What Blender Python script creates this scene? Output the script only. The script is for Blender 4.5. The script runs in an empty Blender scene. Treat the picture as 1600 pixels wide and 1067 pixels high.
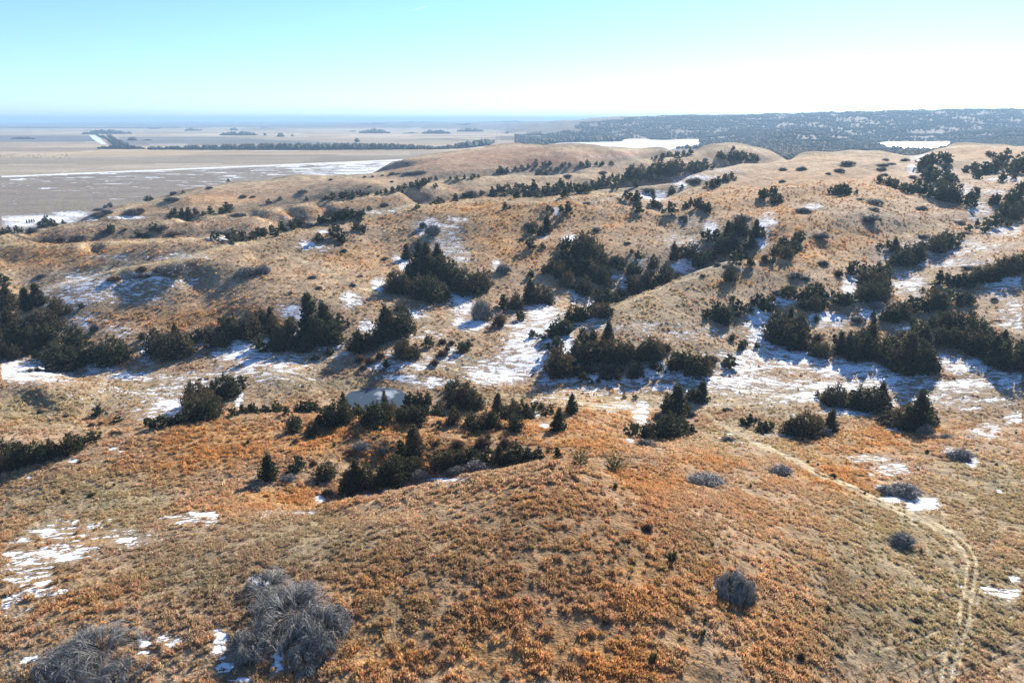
import bpy, math, random
import numpy as np

# ================================================================ camera, sky, sun, exposure
scene = bpy.context.scene
SUN_AZ, SUN_EL = math.radians(29.0), math.radians(27.0)      # azimuth measured from +Y towards +X
cam_data = bpy.data.cameras.new("camera"); cam = bpy.data.objects.new("camera", cam_data)
scene.collection.objects.link(cam); scene.camera = cam
cam_data.sensor_width = 36.0; cam_data.lens = 24.0; cam_data.clip_start = 1.0; cam_data.clip_end = 200000.0
cam.location = (0, 0, 0); cam.rotation_euler = (math.radians(90 - 18.0), 0, 0)

world = bpy.data.worlds.new("World"); scene.world = world; world.use_nodes = True
wn = world.node_tree.nodes; wl = world.node_tree.links
sky = wn.new("ShaderNodeTexSky"); sky.sky_type = 'NISHITA'; sky.sun_disc = False
sky.sun_elevation = SUN_EL; sky.sun_rotation = SUN_AZ
sky.altitude = 700; sky.air_density = 1.0; sky.dust_density = 0.15; sky.ozone_density = 1.6
wn["Background"].inputs["Strength"].default_value = 0.076
wb = wn.new("ShaderNodeMix"); wb.data_type = 'RGBA'; wb.blend_type = 'MULTIPLY'; wb.inputs[0].default_value = 1.0     # cold camera white balance
wb.inputs[7].default_value = (.67, .885, 1.15, 1)
wl.new(sky.outputs[0], wb.inputs[6]); wl.new(wb.outputs[2], wn["Background"].inputs["Color"])

sun_data = bpy.data.lights.new("sun", 'SUN'); sun_data.energy = 5.0; sun_data.angle = math.radians(0.53); sun_data.color = (1.0, 0.93, 0.82)
sun = bpy.data.objects.new("sun", sun_data); scene.collection.objects.link(sun)
# a sun lamp shines along its local -Z
sun.rotation_euler = (math.radians(90) - SUN_EL, 0, math.pi - SUN_AZ)

vs = scene.view_settings
vs.view_transform = 'Standard'; vs.look = 'None'; vs.gamma = 1.0; vs.use_curve_mapping = False; vs.exposure = 1.15
scene.render.engine = 'CYCLES'
cy = scene.cycles
cy.max_bounces = 5; cy.diffuse_bounces = 2; cy.glossy_bounces = 2; cy.transmission_bounces = 3; cy.volume_bounces = 0; cy.transparent_max_bounces = 6
cy.use_denoising = True; cy.caustics_reflective = False; cy.caustics_refractive = False
cy.sample_clamp_indirect = 4.0

col = scene.collection
rng = np.random.default_rng(11)
random.seed(5)
# ---------------------------------------------------------------- survey geometry
# heights are metres below the drone camera, which hovers at the world origin and looks along +Y
PITCH = math.radians(18.0); CP, SP = math.cos(PITCH), math.sin(PITCH)
FPX = 1600 * 24.0 / 36.0
def ray(px, py):
    """bearing U = X/Y and drop per metre K of the line of sight through a photo point"""
    u = (np.asarray(px, float) - 800.0) / FPX; v = (np.asarray(py, float) - 533.5) / FPX
    d = CP - v * SP
    return u / d, (SP + v * CP) / d
def proj(X, Y, Z):
    d = Y * CP - Z * SP; up = Y * SP + Z * CP
    d = np.maximum(d, 1e-3)
    return 800 + FPX * X / d, 533.5 - FPX * up / d

# ---------------------------------------------------------------- value noise
def _hash(ix, iy, seed):
    h = (ix.astype(np.int64) * 374761393 + iy.astype(np.int64) * 668265263 + seed * 974711) & 0xFFFFFFFF
    h = ((h ^ (h >> 13)) * 1274126177) & 0xFFFFFFFF
    return (h ^ (h >> 16)) & 0xFFFFFFFF
def noise(x, y, seed=0):
    """gradient noise, about -1..1"""
    x0 = np.floor(x); y0 = np.floor(y); fx = x - x0; fy = y - y0
    ix = x0.astype(np.int64); iy = y0.astype(np.int64)
    def g(dx, dy):
        a = _hash(ix + dx, iy + dy, seed).astype(np.float64) * (2 * math.pi / 4294967296.0)
        return np.cos(a) * (fx - dx) + np.sin(a) * (fy - dy)
    sx = fx * fx * fx * (fx * (fx * 6 - 15) + 10); sy = fy * fy * fy * (fy * (fy * 6 - 15) + 10)
    n0 = g(0, 0) * (1 - sx) + g(1, 0) * sx; n1 = g(0, 1) * (1 - sx) + g(1, 1) * sx
    return (n0 * (1 - sy) + n1 * sy) * 1.5
def fbm(x, y, seed=0, octv=4, gain=0.5):
    s = 0; a = 1.0; t = 0
    for i in range(octv):
        s = s + a * noise(x, y, seed + i * 17); t += a; a *= gain; x = x * 2.03 + 7.1; y = y * 2.03 - 3.7
    return s / t

# ---------------------------------------------------------------- terrain control points: (photo x, photo y, drop below camera)
PTS = """
-250 1067 54 0 1067 50.5 400 1067 47.5 800 1067 46.5 1200 1067 49.5 1600 1067 58 1850 1067 61
-200 900 58 0 900 53.5 200 900 50.5 400 900 48 700 880 45.3 900 850 44.6 1150 900 48.5 1400 950 55.5 1600 900 59.5 1800 900 61
250 850 53 400 830 51.3 600 820 47.6 750 790 45.6
1050 770 50.5 1200 790 54.5 1300 770 59 1100 735 56.5 1000 720 54.5 1000 690 62 1100 690 66 1250 700 66.5 1400 720 66 1600 720 67.5
1500 800 62.5 1600 800 63.5 1800 750 66
400 740 58 300 790 56.5 200 760 58.5 100 800 57.5 -150 800 61
540 762 60.2 620 750 60.4 700 733 59.4 760 718 58.6 820 690 59 600 735 61
300 720 58.3 450 700 58.2 600 688 58 700 680 58 500 730 59
0 722 66 80 690 68 50 665 70 150 640 72 -150 680 71 50 630 69
50 575 72.5 -100 560 71.5 200 640 72.5 300 600 72.5 250 570 71.5 350 550 70.5 150 590 72
860 675 61 900 640 67 960 640 70.5 940 670 65
590 615 74.5 560 635 74.8 630 632 74.8 500 600 73 450 588 70.5 420 630 72 400 605 71 640 600 73.5 690 600 73.5
800 630 73.5 1000 630 73.7 1200 625 74.3 1400 640 74.3 1600 650 74.3 1800 640 74
1010 690 68.5 1100 640 72.3 1180 620 74 1150 650 71 1300 680 69.5 1450 690 69 1550 690 69.5
850 590 74.2 780 560 72.2 700 560 71.5 620 560 70.5 1000 600 74 900 560 71 1000 540 68.7 1100 550 70.5 1150 600 73.6 1250 600 74.5 1400 620 74.5 1550 610 74
1200 540 73.2 1300 590 74.4 1450 590 73.6 1600 590 72.5 1800 590 70
850 500 70 800 470 68.7 930 480 68.5 1100 500 66.7 1200 470 65.5 1300 450 63.8 1000 405 61.8 1060 390 59.6 1100 370 57.5
850 420 62.5 750 380 56 700 350 50.8 600 380 56 550 420 59 900 370 56 1000 370 56 900 330 48 1000 335 50.5 650 420 61 700 440 64 800 400 60
1250 300 44 1350 300 43.5 1450 300 45.5 1350 350 51.5 1250 350 50.5 1150 350 51.5 1250 400 57.5 1150 310 46.5 1180 330 49.5 1350 400 60 1450 380 58
1500 330 51 1500 280 41.8 1430 280 43 1550 300 45 1590 340 52 1400 430 63.5 1500 430 62.5 1600 400 57 1550 480 67 1300 480 67.3 1250 520 71.2 1450 520 70.3 1600 500 67.5 1800 480 64 1800 350 51
200 480 64.3 300 470 63.2 300 430 57.3 400 430 57 400 480 62.7 500 470 62 550 500 66.6 300 520 68.5 450 520 68.6 560 530 69.2 100 520 69 0 480 66.6 -150 480 66
520 370 51.3 450 385 52.3 400 400 53.4 200 440 58.5
0 420 63.2 100 408 62.8 0 400 61.4 150 395 61.8 230 388 61.2 300 384 60.6 -200 410 60
0 373 63.2 100 362 62.4 200 355 61.5 300 352 61 400 345 60 450 336 58
850 300 54.5 950 285 52 1050 265 47.8 1100 255 44.8 1150 248 42.3 650 317 58 520 335 59 440 352 62
900 272 46.8 700 295 51.5 600 310 54 500 325 56.5
400 300 59.5 300 320 62.5 210 335 66.5 700 265 48.5 800 255 45 900 250 43.3 750 245 43 600 290 53.5 500 290 55.5 980 242 41.8
"""
CRESTS = [  # skylines of the successive ridges; drop of the hidden slope behind as a share of distance
 ("510 790 53.8 560 780 52.3 620 768 50.6 700 750 48.2 780 735 46 860 720 44.6 920 728 45.2 960 745 46.6", .075),
 ("-150 790 62 0 742 59.5 80 712 58.5 160 688 58.3 230 670 58.5 300 660 58.9 370 652 59.6 440 649 60.2 520 655 59.6 600 657 59.2 700 659 58.8 780 664 59", .05),
 ("-100 592 66 0 591 66 60 591 66.3 120 598 69", .03),
 ("957 478 66 1010 455 63.3 1066 435 61 1130 415 58.8", .045),
 ("40 455 63.5 100 440 60 150 427 57.5 200 415 55.2 250 407 53.7 300 398 52.2 340 388 51.2 380 378 50.2 440 360 49.5 480 350 49 520 343 48.2 560 336 47.6 600 330 47 650 322 46 680 317 45.4 720 311 44.6 760 308 44 800 309 44 840 312 44.2 870 306 43.2 900 302 42.6 930 298 42.6 960 300 43.2 990 299 44 1038 308 47 1066 298 45.2 1100 290 43.2 1130 288 42.8", .036),
 ("-200 380 58.4 0 379 58.4 83 381 58.8 200 374 57.8 278 370 57.6 335 369 58.3", .03),
 ("940 296 50 1053 284 46.3 1098 269 43 1154 256 39.3 1200 251 37.3 1225 248 36 1250 241.5 34 1300 238.5 32.5 1334 236 31 1377 237 31.6 1410 241 33.6 1428 241 33.6 1453 236 31.8 1478 229.5 29 1503 226 27 1600 228 27.5 1800 230 28", .055),
 ("-200 372 62 0 368 61.2 76 351 59 142 347 58.2 228 346 58.2 300 339 56.7 400 328 54.7 470 318 53.3 537 309 52 628 298 50 688 281 47 740 277 46 800 271 44.5 860 273 45.5 920 262 43 1000 250 39.6 1060 243 38.4 1081 238 37.6 1116 230.5 35.6 1154 227.5 34.6 1195 234 37", .045),
 ("150 336 67 210 317 63.8 278 302 60.3 354 286.5 57.6 400 284 56.6 463 275 54 552 275 54.6 600 268 53", .03),
 ("622 250 47.8 660 243 45.2 705 238.5 43.2 761 229.5 39.6 802 225 37 840 227 38 876 229 39 960 231 40 1043 233.5 41", .034),
]
FAR = """
-400 620 98 0 640 97 80 660 97 160 720 97 -200 900 97 0 1000 97 200 900 97 350 1000 97 500 1100 97 600 1200 97 700 1350 97 800 1500 97 900 1500 97 1000 1500 97 1080 1500 97
0 2000 97 300 2000 97 600 2000 97 800 2200 97 900 2300 97 1000 2500 97 1080 2600 97 -300 2000 97 1060 3200 97 960 3100 97 880 2900 95
0 4000 97 400 4000 97 700 4000 97 800 4200 96 -300 4000 97 780 6000 90 600 7000 97 200 7000 97
1200 1450 84 1300 1300 82 1400 1300 82 1500 1300 78 1600 1300 76 1800 1300 74
1200 1900 86 1300 1900 87 1350 2100 96 1450 2200 97 1500 2300 96 1600 2000 80 1800 2000 74 1420 2700 97 1480 2700 97
1150 2600 86 1250 2400 80 1280 3000 62 1180 3300 70 1350 3000 84 1450 3050 84 1550 2800 74 1600 2900 68 1800 2900 60
960 3700 72 1050 3700 70 870 3500 80 1150 4000 42 1250 4000 28 1350 4000 22 1450 4000 20 1550 4000 20 1700 4000 20
900 4500 50 1000 4500 26 1100 4700 4 1200 4800 -12 1300 4700 -20 1350 4700 -33 1420 4700 -39 1500 4700 -42 1600 4700 -41 1800 4700 -40
840 6000 40 900 6200 8 950 6000 -8 1050 6000 -22 1200 6200 -28 1350 6200 -30 1600 6200 -40 1800 6200 -30
"""
PLAIN = 88.0
def _trip(s): return np.array(s.split(), float).reshape(-1, 3)
def control_points():
    P = []
    for px, py, h in _trip(PTS):
        U, K = ray(px, py); P.append((U, h / K, h))
    for s, drop in CRESTS:
        T = _trip(s); q = []
        for a, b in zip(T[:-1], T[1:]):
            k = max(1, int(np.ceil(np.hypot(*(b - a)[:2]) / 26)))
            q += [a + (b - a) * i / k for i in range(k)]
        for px, py, h in q + [T[-1]]:
            U, K = ray(px, py); Y = h / K
            P.append((U, Y, h)); P.append((U, Y * 1.085, h + drop * Y * 0.8)); P.append((U, Y * .965, h + K * .035 * Y * (-.25 if drop > .07 else -.12)))
    for px, Y, h in _trip(FAR):
        U, K = ray(px, 200); P.append((U, Y, h))
    for U, Y, h in ((-1.6, 30, 56), (-.8, 20, 50), (0, 15, 46), (.8, 20, 52), (1.6, 30, 60), (-1.5, 100, 64), (1.5, 100, 68), (-1.4, 300, 62), (1.4, 300, 66), (-1.4, 1000, 97), (1.4, 1000, 60),
                    (-1.4, 5000, 97), (1.4, 5000, -30), (-1, 20000, 97), (0, 20000, 60), (1, 20000, 40)):
        P.append((U, Y, h))
    return np.array(P)
CTRL = control_points()
LK = 0.85
def _tps():
    x = np.stack([CTRL[:, 0], LK * np.log(CTRL[:, 1])], 1); n = len(x)
    d = np.hypot(x[:, None, 0] - x[None, :, 0], x[:, None, 1] - x[None, :, 1])
    Km = np.where(d > 0, d * d * np.log(np.maximum(d, 1e-9)), 0) + np.eye(n) * 2e-5
    Pm = np.hstack([np.ones((n, 1)), x]); A = np.zeros((n + 3, n + 3)); A[:n, :n] = Km; A[:n, n:] = Pm; A[n:, :n] = Pm.T
    b = np.zeros(n + 3); b[:n] = CTRL[:, 2]
    return x, np.linalg.solve(A, b)
CX, CW = _tps()
def base_drop(U, Y):
    U = U.ravel().astype(np.float32); L = (LK * np.log(Y)).ravel().astype(np.float32); out = np.zeros(len(U))
    cx = CX.astype(np.float32)
    for a in range(0, len(U), 20000):
        d2 = (U[a:a + 20000, None] - cx[None, :, 0]) ** 2 + (L[a:a + 20000, None] - cx[None, :, 1]) ** 2
        out[a:a + 20000] = (0.5 * d2 * np.log(np.maximum(d2, 1e-12))) @ CW[:-3] + CW[-3] + CW[-2] * U[a:a + 20000] + CW[-1] * L[a:a + 20000]
    return out
# ---- grid of the ground sheet
def _cols():
    core = np.linspace(-.97, .97, 980)
    side = .97 + .00182 * np.cumsum(1.06 ** np.arange(1, 50))
    return np.concatenate([-side[::-1], core, side])
def _rows():
    k = np.concatenate([np.linspace(3.2, 1.28, 40, endpoint=False), np.linspace(1.28, .16, 470, endpoint=False), np.linspace(.16, .028, 330, endpoint=False), np.geomspace(.028, .0011, 95)])
    return 58.0 / k
GU, GY = _cols(), _rows()
def _interp(cu, cy, C, U, Y):
    """bilinear in (U, ln Y)"""
    a = np.interp(U, cu, np.arange(len(cu))); b = np.interp(np.log(Y), np.log(cy), np.arange(len(cy)))
    i = np.minimum(a.astype(int), len(cu) - 2); j = np.minimum(b.astype(int), len(cy) - 2); fa = a - i; fb = b - j
    return (C[j, i] * (1 - fa) + C[j, i + 1] * fa) * (1 - fb) + (C[j + 1, i] * (1 - fa) + C[j + 1, i + 1] * fa) * fb
def sstep(a, b, x):
    t = np.clip((x - a) / (b - a), 0, 1); return t * t * (3 - 2 * t)
def softmin(a, b, k=2.5):
    h = np.clip(.5 + .5 * (b - a) / k, 0, 1); return b * (1 - h) + a * h - k * h * (1 - h)
def build_grid():
    cu = np.concatenate([np.linspace(GU[0], -.99, 20, endpoint=False), np.linspace(-.99, .99, 380), np.linspace(.99, GU[-1], 21)[1:]])
    cy = np.concatenate([np.geomspace(GY[0] * .99, 45, 30, endpoint=False), np.geomspace(45, 1300, 330, endpoint=False), np.geomspace(1300, GY[-1] * 1.01, 60)])
    UU, YY = np.meshgrid(cu, cy); C = base_drop(UU, YY).reshape(UU.shape)
    U, Y = np.meshgrid(GU, GY); H = _interp(cu, cy, C, U, Y); X = U * Y
    hilly = 1 - sstep(80, 92, H)
    near = 1 - sstep(300, 900, Y)
    floor = 1 - sstep(65, 71.5, H)
    ra = .82 * X + .57 * Y; rc = -.57 * X + .82 * Y          # spurs run along the main ridges
    H = H - hilly * floor * fbm(ra / 170, rc / 58, 13, 3) * 6.5 * sstep(210, 330, Y) * (1 - .55 * sstep(520, 900, Y))
    H = H + hilly * (fbm(X / 38, Y / 38, 3, 3) * (1.0 + .2 * floor * sstep(180, 300, Y)) * sstep(60, 200, Y) + fbm(X / 13, Y / 13, 5, 3) * .38)
    H = H + hilly * near * (fbm(X / 3.6, Y / 3.6, 9, 3) * .16)
    far = sstep(2100, 3400, Y) * hilly
    H = H + far * (np.abs(fbm(X / 420, Y / 700, 21, 4)) * 62 - 14)
    H = softmin(H, PLAIN)
    return U, Y, H
# ================================================================ small helpers
def tag(o, label=None, cat=None, group=None, kind=None):
    if label: o["label"] = label
    if cat: o["category"] = cat
    if group: o["group"] = group
    if kind: o["kind"] = kind
    return o
def np_mesh(name, V, F, mat=None, smooth=False, attrs=None):
    """mesh from numpy arrays; F is (n,3) or (n,4)"""
    me = bpy.data.meshes.new(name); V = np.asarray(V, np.float32); F = np.asarray(F, np.int32); n, k = F.shape
    me.vertices.add(len(V)); me.vertices.foreach_set("co", V.ravel())
    me.loops.add(n * k); me.loops.foreach_set("vertex_index", F.ravel())
    me.polygons.add(n); me.polygons.foreach_set("loop_start", np.arange(0, n * k, k, dtype=np.int32))
    me.polygons.foreach_set("loop_total", np.full(n, k, np.int32))
    if smooth: me.polygons.foreach_set("use_smooth", np.ones(n, bool))
    me.update(calc_edges=True)
    for an, (ty, data) in (attrs or {}).items():
        a = me.attributes.new(an, ty, 'POINT')
        a.data.foreach_set("color" if ty == 'FLOAT_COLOR' else ("vector" if ty == 'FLOAT_VECTOR' else "value"), np.asarray(data, np.float32).ravel())
    if mat: me.materials.append(mat)
    return me
def link(name, data, parent=None, loc=None):
    o = bpy.data.objects.new(name, data); col.objects.link(o)
    if parent: o.parent = parent
    if loc is not None: o.location = loc
    return o
class NT:
    """terse node-tree builder"""
    def __init__(s, name):
        s.m = bpy.data.materials.new(name); s.m.use_nodes = True; s.t = s.m.node_tree; s.t.nodes.clear()
        s.out = s.t.nodes.new("ShaderNodeOutputMaterial")
    def n(s, ty, ins=None, **kw):
        nd = s.t.nodes.new(ty)
        for k, v in kw.items(): setattr(nd, k, v)
        for k, v in (ins or {}).items():
            if isinstance(v, bpy.types.NodeSocket): s.t.links.new(v, nd.inputs[k])
            else: nd.inputs[k].default_value = v
        return nd
    def math(s, op, a, b=0.0, clamp=False):
        return s.n("ShaderNodeMath", {0: a, 1: b}, operation=op, use_clamp=clamp).outputs[0]
    def mix(s, f, a, b, blend='MIX'):
        nd = s.n("ShaderNodeMix", data_type='RGBA', blend_type=blend)
        for i, v in ((0, f), (6, a), (7, b)):
            if isinstance(v, bpy.types.NodeSocket): s.t.links.new(v, nd.inputs[i])
            else: nd.inputs[i].default_value = v if i == 0 else (*v, 1) if len(v) == 3 else v
        return nd.outputs[2]
    def attr(s, name, ty='GEOMETRY'):
        return s.n("ShaderNodeAttribute", attribute_name=name, attribute_type=ty)
    def ramp(s, x, a, b):
        return s.n("ShaderNodeMapRange", {0: x, 1: a, 2: b, 3: 0.0, 4: 1.0}, interpolation_type='SMOOTHSTEP').outputs[0]
    def noise(s, vec, scale, detail=3.0, rough=.55):
        return s.n("ShaderNodeTexNoise", {"Vector": vec, "Scale": scale, "Detail": detail, "Roughness": rough}).outputs[0]
    def done(s, surf):
        s.t.links.new(surf, s.out.inputs[0]); return s.m

# ================================================================ where things lie in the photograph, drawn as bearings from the camera station
MW, MH = 1600, 1067
class Map:
    def __init__(s, v=0.0): s.a = np.full((MH, MW), v, np.float32)
    def blob(s, txt, mode='max', k=1.0):
        for cx, cy, rx, ry, st in np.array(txt.split(), float).reshape(-1, 5):
            x0, x1 = int(max(0, cx - 2.2 * rx)), int(min(MW, cx + 2.2 * rx + 1)); y0, y1 = int(max(0, cy - 2.2 * ry)), int(min(MH, cy + 2.2 * ry + 1))
            if x1 <= x0 or y1 <= y0: continue
            yy, xx = np.mgrid[y0:y1, x0:x1]
            d2 = ((xx - cx) / rx) ** 2 + ((yy - cy) / ry) ** 2
            w = (st * k * np.exp(-(d2 ** 1.5) * .5)).astype(np.float32)
            A = s.a[y0:y1, x0:x1]
            if mode == 'max': np.maximum(A, w, out=A)
            else: A += w
        return s
    def line(s, pts, w, st=1.0, w1=None, soft=.5):
        P = np.array(pts, float).reshape(-1, 2); n = len(P); w1 = w if w1 is None else w1
        for i in range(n - 1):
            a, b = P[i], P[i + 1]; wa = w + (w1 - w) * i / max(1, n - 1); wb = w + (w1 - w) * (i + 1) / max(1, n - 1); m = max(wa, wb) * 2 + 3
            x0, x1 = int(max(0, min(a[0], b[0]) - m)), int(min(MW, max(a[0], b[0]) + m + 1)); y0, y1 = int(max(0, min(a[1], b[1]) - m)), int(min(MH, max(a[1], b[1]) + m + 1))
            if x1 <= x0 or y1 <= y0: continue
            yy, xx = np.mgrid[y0:y1, x0:x1]; d = b - a; L = max(d @ d, 1e-6)
            t = np.clip(((xx - a[0]) * d[0] + (yy - a[1]) * d[1]) / L, 0, 1)
            r = np.hypot(xx - a[0] - t * d[0], yy - a[1] - t * d[1]); ww = wa + (wb - wa) * t
            v = (st * np.clip((ww * (1 + soft) - r) / (ww * soft + .7), 0, 1)).astype(np.float32)
            A = s.a[y0:y1, x0:x1]; np.maximum(A, v, out=A)
        return s
    def sample(s, px, py):
        x = np.clip(px, 0, MW - 1.001); y = np.clip(py, 0, MH - 1.001); i = x.astype(int); j = y.astype(int); fx = x - i; fy = y - j; a = s.a
        return (a[j, i] * (1 - fx) + a[j, i + 1] * fx) * (1 - fy) + (a[j + 1, i] * (1 - fx) + a[j + 1, i + 1] * fx) * fy

snow_map = Map().blob("""
40 577 95 22 .95 150 578 40 12 .8 200 587 60 14 .7 233 548 14 24 1 300 537 20 18 .7 368 548 45 20 .95 400 588 100 20 .66 280 605 90 28 .66 200 620 80 20 .55 250 642 45 20 .8 266 634 24 15 1 372 620 9 18 1
150 450 85 24 .82 110 465 50 18 .75 236 436 42 10 1 285 440 38 9 .7 130 500 36 20 .6 185 515 46 13 .6 40 437 20 5 .7 215 470 50 12 .5
455 487 24 12 1 466 508 8 24 1 420 545 22 16 .9 430 562 85 12 .85 395 560 20 20 .9 520 540 36 12 .85 575 510 15 12 1 547 470 18 12 .85 592 445 14 12 1 634 412 12 14 1 620 404 9 9 1 722 468 20 30 1 733 505 34 11 1
655 488 24 12 .75 640 525 40 10 .65 650 570 60 10 .85 600 574 36 8 .85 668 598 42 9 1 625 590 32 6 1 700 560 40 12 .75 612 552 10 6 1 705 548 8 6 1
780 582 55 20 .88 830 520 45 30 .9 850 498 30 34 .92 830 560 55 30 .95 905 452 18 26 1 922 474 12 10 .9 886 540 12 28 1 900 562 16 12 1 925 500 30 10 .75 960 512 80 10 .62 1080 521 80 12 .62 1030 508 60 10 .55
900 592 60 10 1 960 596 70 7 .9 1028 575 26 18 1 1080 582 36 12 1 1000 606 150 8 .7 870 590 30 14 1
1188 512 24 42 1 1175 568 60 24 .85 1150 597 90 14 .85 1130 560 40 20 .6
1240 558 48 24 1 1330 577 80 13 1 1400 592 60 11 1 1482 560 26 9 1 1520 573 50 15 1 1572 592 40 18 1 1350 606 230 13 .8 1480 625 130 18 .68 1590 652 22 12 .8 1500 600 90 10 .9
1290 500 40 15 .9 1360 490 22 10 .9 1412 512 22 5 1 1460 530 9 9 1 1328 448 12 22 1 1222 470 22 7 .9 1420 442 30 24 .78 1470 411 80 9 .72 1572 440 40 11 1 1560 458 32 12 .8 1590 492 32 36 .75 1400 420 20 14 .7
1480 387 95 16 .72 1565 360 40 11 .75 1530 330 22 24 .66 1508 300 16 14 .75 1478 280 12 30 .9 1460 300 5 14 1 1442 246 25 8 .75 1425 264 10 11 .85 1540 262 60 20 .4 1572 280 32 5 .9 1385 402 30 8 .55 1560 300 30 6 .7 1440 400 40 8 .7
1204 346 12 15 .8 1270 323 18 5 .9 1345 342 8 3 .8 1000 410 20 7 1
1022 305 24 9 1 1062 290 14 10 .85 1092 278 38 5 .85 1132 268 24 4 .7 1190 365 11 24 1 1110 360 12 18 1 1082 395 12 22 1 1066 414 24 11 1 1052 422 38 7 .9 950 430 24 6 1 985 445 24 7 .9 890 375 13 9 .9 850 370 10 4 .9 940 245 55 4 .5 1050 375 22 12 .65 1075 345 20 10 .5 1035 327 12 4 .8 870 330 8 7 .9 912 410 10 8 1
668 354 22 13 1 700 366 26 24 .72 700 386 32 12 .8 716 396 26 16 .65 716 345 24 7 .7 712 425 20 24 .62 775 415 9 9 1 480 383 14 7 1 500 388 24 5 .85 505 362 9 4 1 590 331 36 3.5 .85 440 341 14 3 .7
60 343 70 7 1.1 112 335 30 5 1 30 352 30 4 1 200 340 30 3.5 1 145 342 10 4 1 340 372 20 4.5 .95 110 375 16 3 .9 270 400 55 8 .62 190 401 50 5 .6
300 810 55 12 .7 200 840 60 18 .8 100 860 62 24 .8 40 882 46 44 .82 20 945 30 18 .86 65 922 34 14 .76 320 806 28 7 .85 150 815 40 12 .55 110 830 70 22 .7
115 720 7 3 1 45 745 7 3 .9 180 700 11 4 .85 195 704 8 3 .8 500 781 10 8 1 575 773 9 3 1 608 766 12 3 1 690 749 38 4 .85 450 801 50 3 .8 400 808 30 3 .7
225 1000 12 11 .95 232 1022 18 8 1 270 1000 24 8 .95 345 1010 13 26 1 352 1042 18 9 .95 410 909 18 6 1 435 1022 11 26 1 50 1030 18 8 .8 372 1062 18 6 1 395 905 10 5 1
1002 645 14 20 1 970 637 38 8 .75 985 690 7 5 1 850 665 9 5 1 836 648 11 5 1 1150 690 40 18 .45
1360 715 46 8 .9 1392 733 38 11 .85 1442 785 28 11 1.1 1405 778 26 8 1 1378 762 14 5 1 1520 722 9 9 1 1487 706 14 5 1 1540 675 36 13 .72 1400 671 18 4 1 1330 642 46 8 1.1 1268 620 46 8 1 1222 640 40 20 .5 1216 680 28 4 1
1570 925 28 9 .85 1550 918 18 6 .85 1585 905 14 6 .8 1118 912 4 12 1 1128 930 5 4 1 1560 768 6 4 1
""")
for p, w, st in (
    ((1472, 858, 1480, 872, 1486, 884), 1.0, .6), ((1502, 906, 1502, 920, 1504, 939), 1.3, .62), ((1505, 984, 1496, 1000, 1480, 1012, 1468, 1022, 1470, 1040, 1474, 1067), 1.6, .66), ((1488, 1040, 1489, 1067), 1.4, .6),
    ((1415, 1067, 1450, 1048), 1.5, .5), ((1500, 1015, 1530, 1000), 1.4, .5), ((1410, 800, 1440, 818, 1452, 825), 1.2, .8), ((1485, 930, 1487, 938), 2, 1),
    ((925, 318, 980, 302, 1000, 296), 1.2, .7), ((660, 512, 690, 530), 1.6, .9), ((630, 478, 650, 500, 668, 512, 690, 523), 1.2, .8), ((450, 580, 524, 556, 560, 548), 2.5, .7)):
    snow_map.line(p, w, st)
for k in range(6):   # wind-packed snow along the wheel lines of the valley floor
    snow_map.line((830, 607 + 4 * k, 1000, 618 + 4 * k, 1200, 606 + 4.5 * k, 1400, 597 + 5 * k, 1600, 592 + 6.5 * k), 1.0, .9 if k % 2 else .75)
orange_map = Map().blob("""
900 850 190 100 .85 1000 900 190 90 .75 700 950 190 90 .8 800 1030 260 60 .85 1100 900 110 110 .6 1200 850 110 90 .5 1230 1000 90 70 .6 1000 755 90 20 .9 1090 722 60 18 .6 950 650 75 34 .8 900 690 100 26 .8 1350 690 90 22 .9 1450 665 56 16 .8 1300 740 66 20 .8 1240 760 60 20 .5 1330 760 50 14 .8
600 690 170 36 1 350 690 120 32 .9 250 720 90 32 .7 420 780 90 17 .9 330 800 70 16 .7 180 720 60 20 .7 90 835 80 30 .45 650 720 60 20 .8 800 670 80 14 .9 150 930 120 40 .5 560 1000 120 60 .7 620 890 120 40 .5
60 397 90 17 .8 200 395 60 12 .5 250 500 110 17 .7 340 488 90 18 .6 560 400 60 20 .4 760 338 56 22 1 860 330 66 22 .8 800 380 56 34 .7 900 398 56 26 .6 1000 350 66 17 .6 1150 310 80 22 .7 1280 290 110 26 .7 1330 372 56 12 1 1250 350 56 26 .7 1250 390 76 20 .8 1150 440 36 10 1 1225 420 36 12 .8 1230 450 20 10 .6 700 322 56 12 .6 610 340 50 8 .5
1540 240 70 10 .6 1250 247 70 6 .6 470 330 60 8 .5 560 318 70 7 .5 350 310 60 8 .5 90 370 60 5 .5 1290 488 40 6 .7 1500 450 40 8 .3 1240 560 8 8 .4 590 548 40 6 .7 650 475 20 8 .4 960 620 50 5 .4 60 660 80 6 .6 150 655 40 6 .7
""")
red_map = Map().blob("760 242 60 13 .9 850 252 85 10 .9 650 258 50 9 .7 980 243 46 5 .8 720 262 60 8 .5 920 245 50 6 .8 820 232 40 5 .9 1000 800 150 50 .35 850 930 120 50 .35 820 700 40 8 .5 560 770 40 10 .3")
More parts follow.
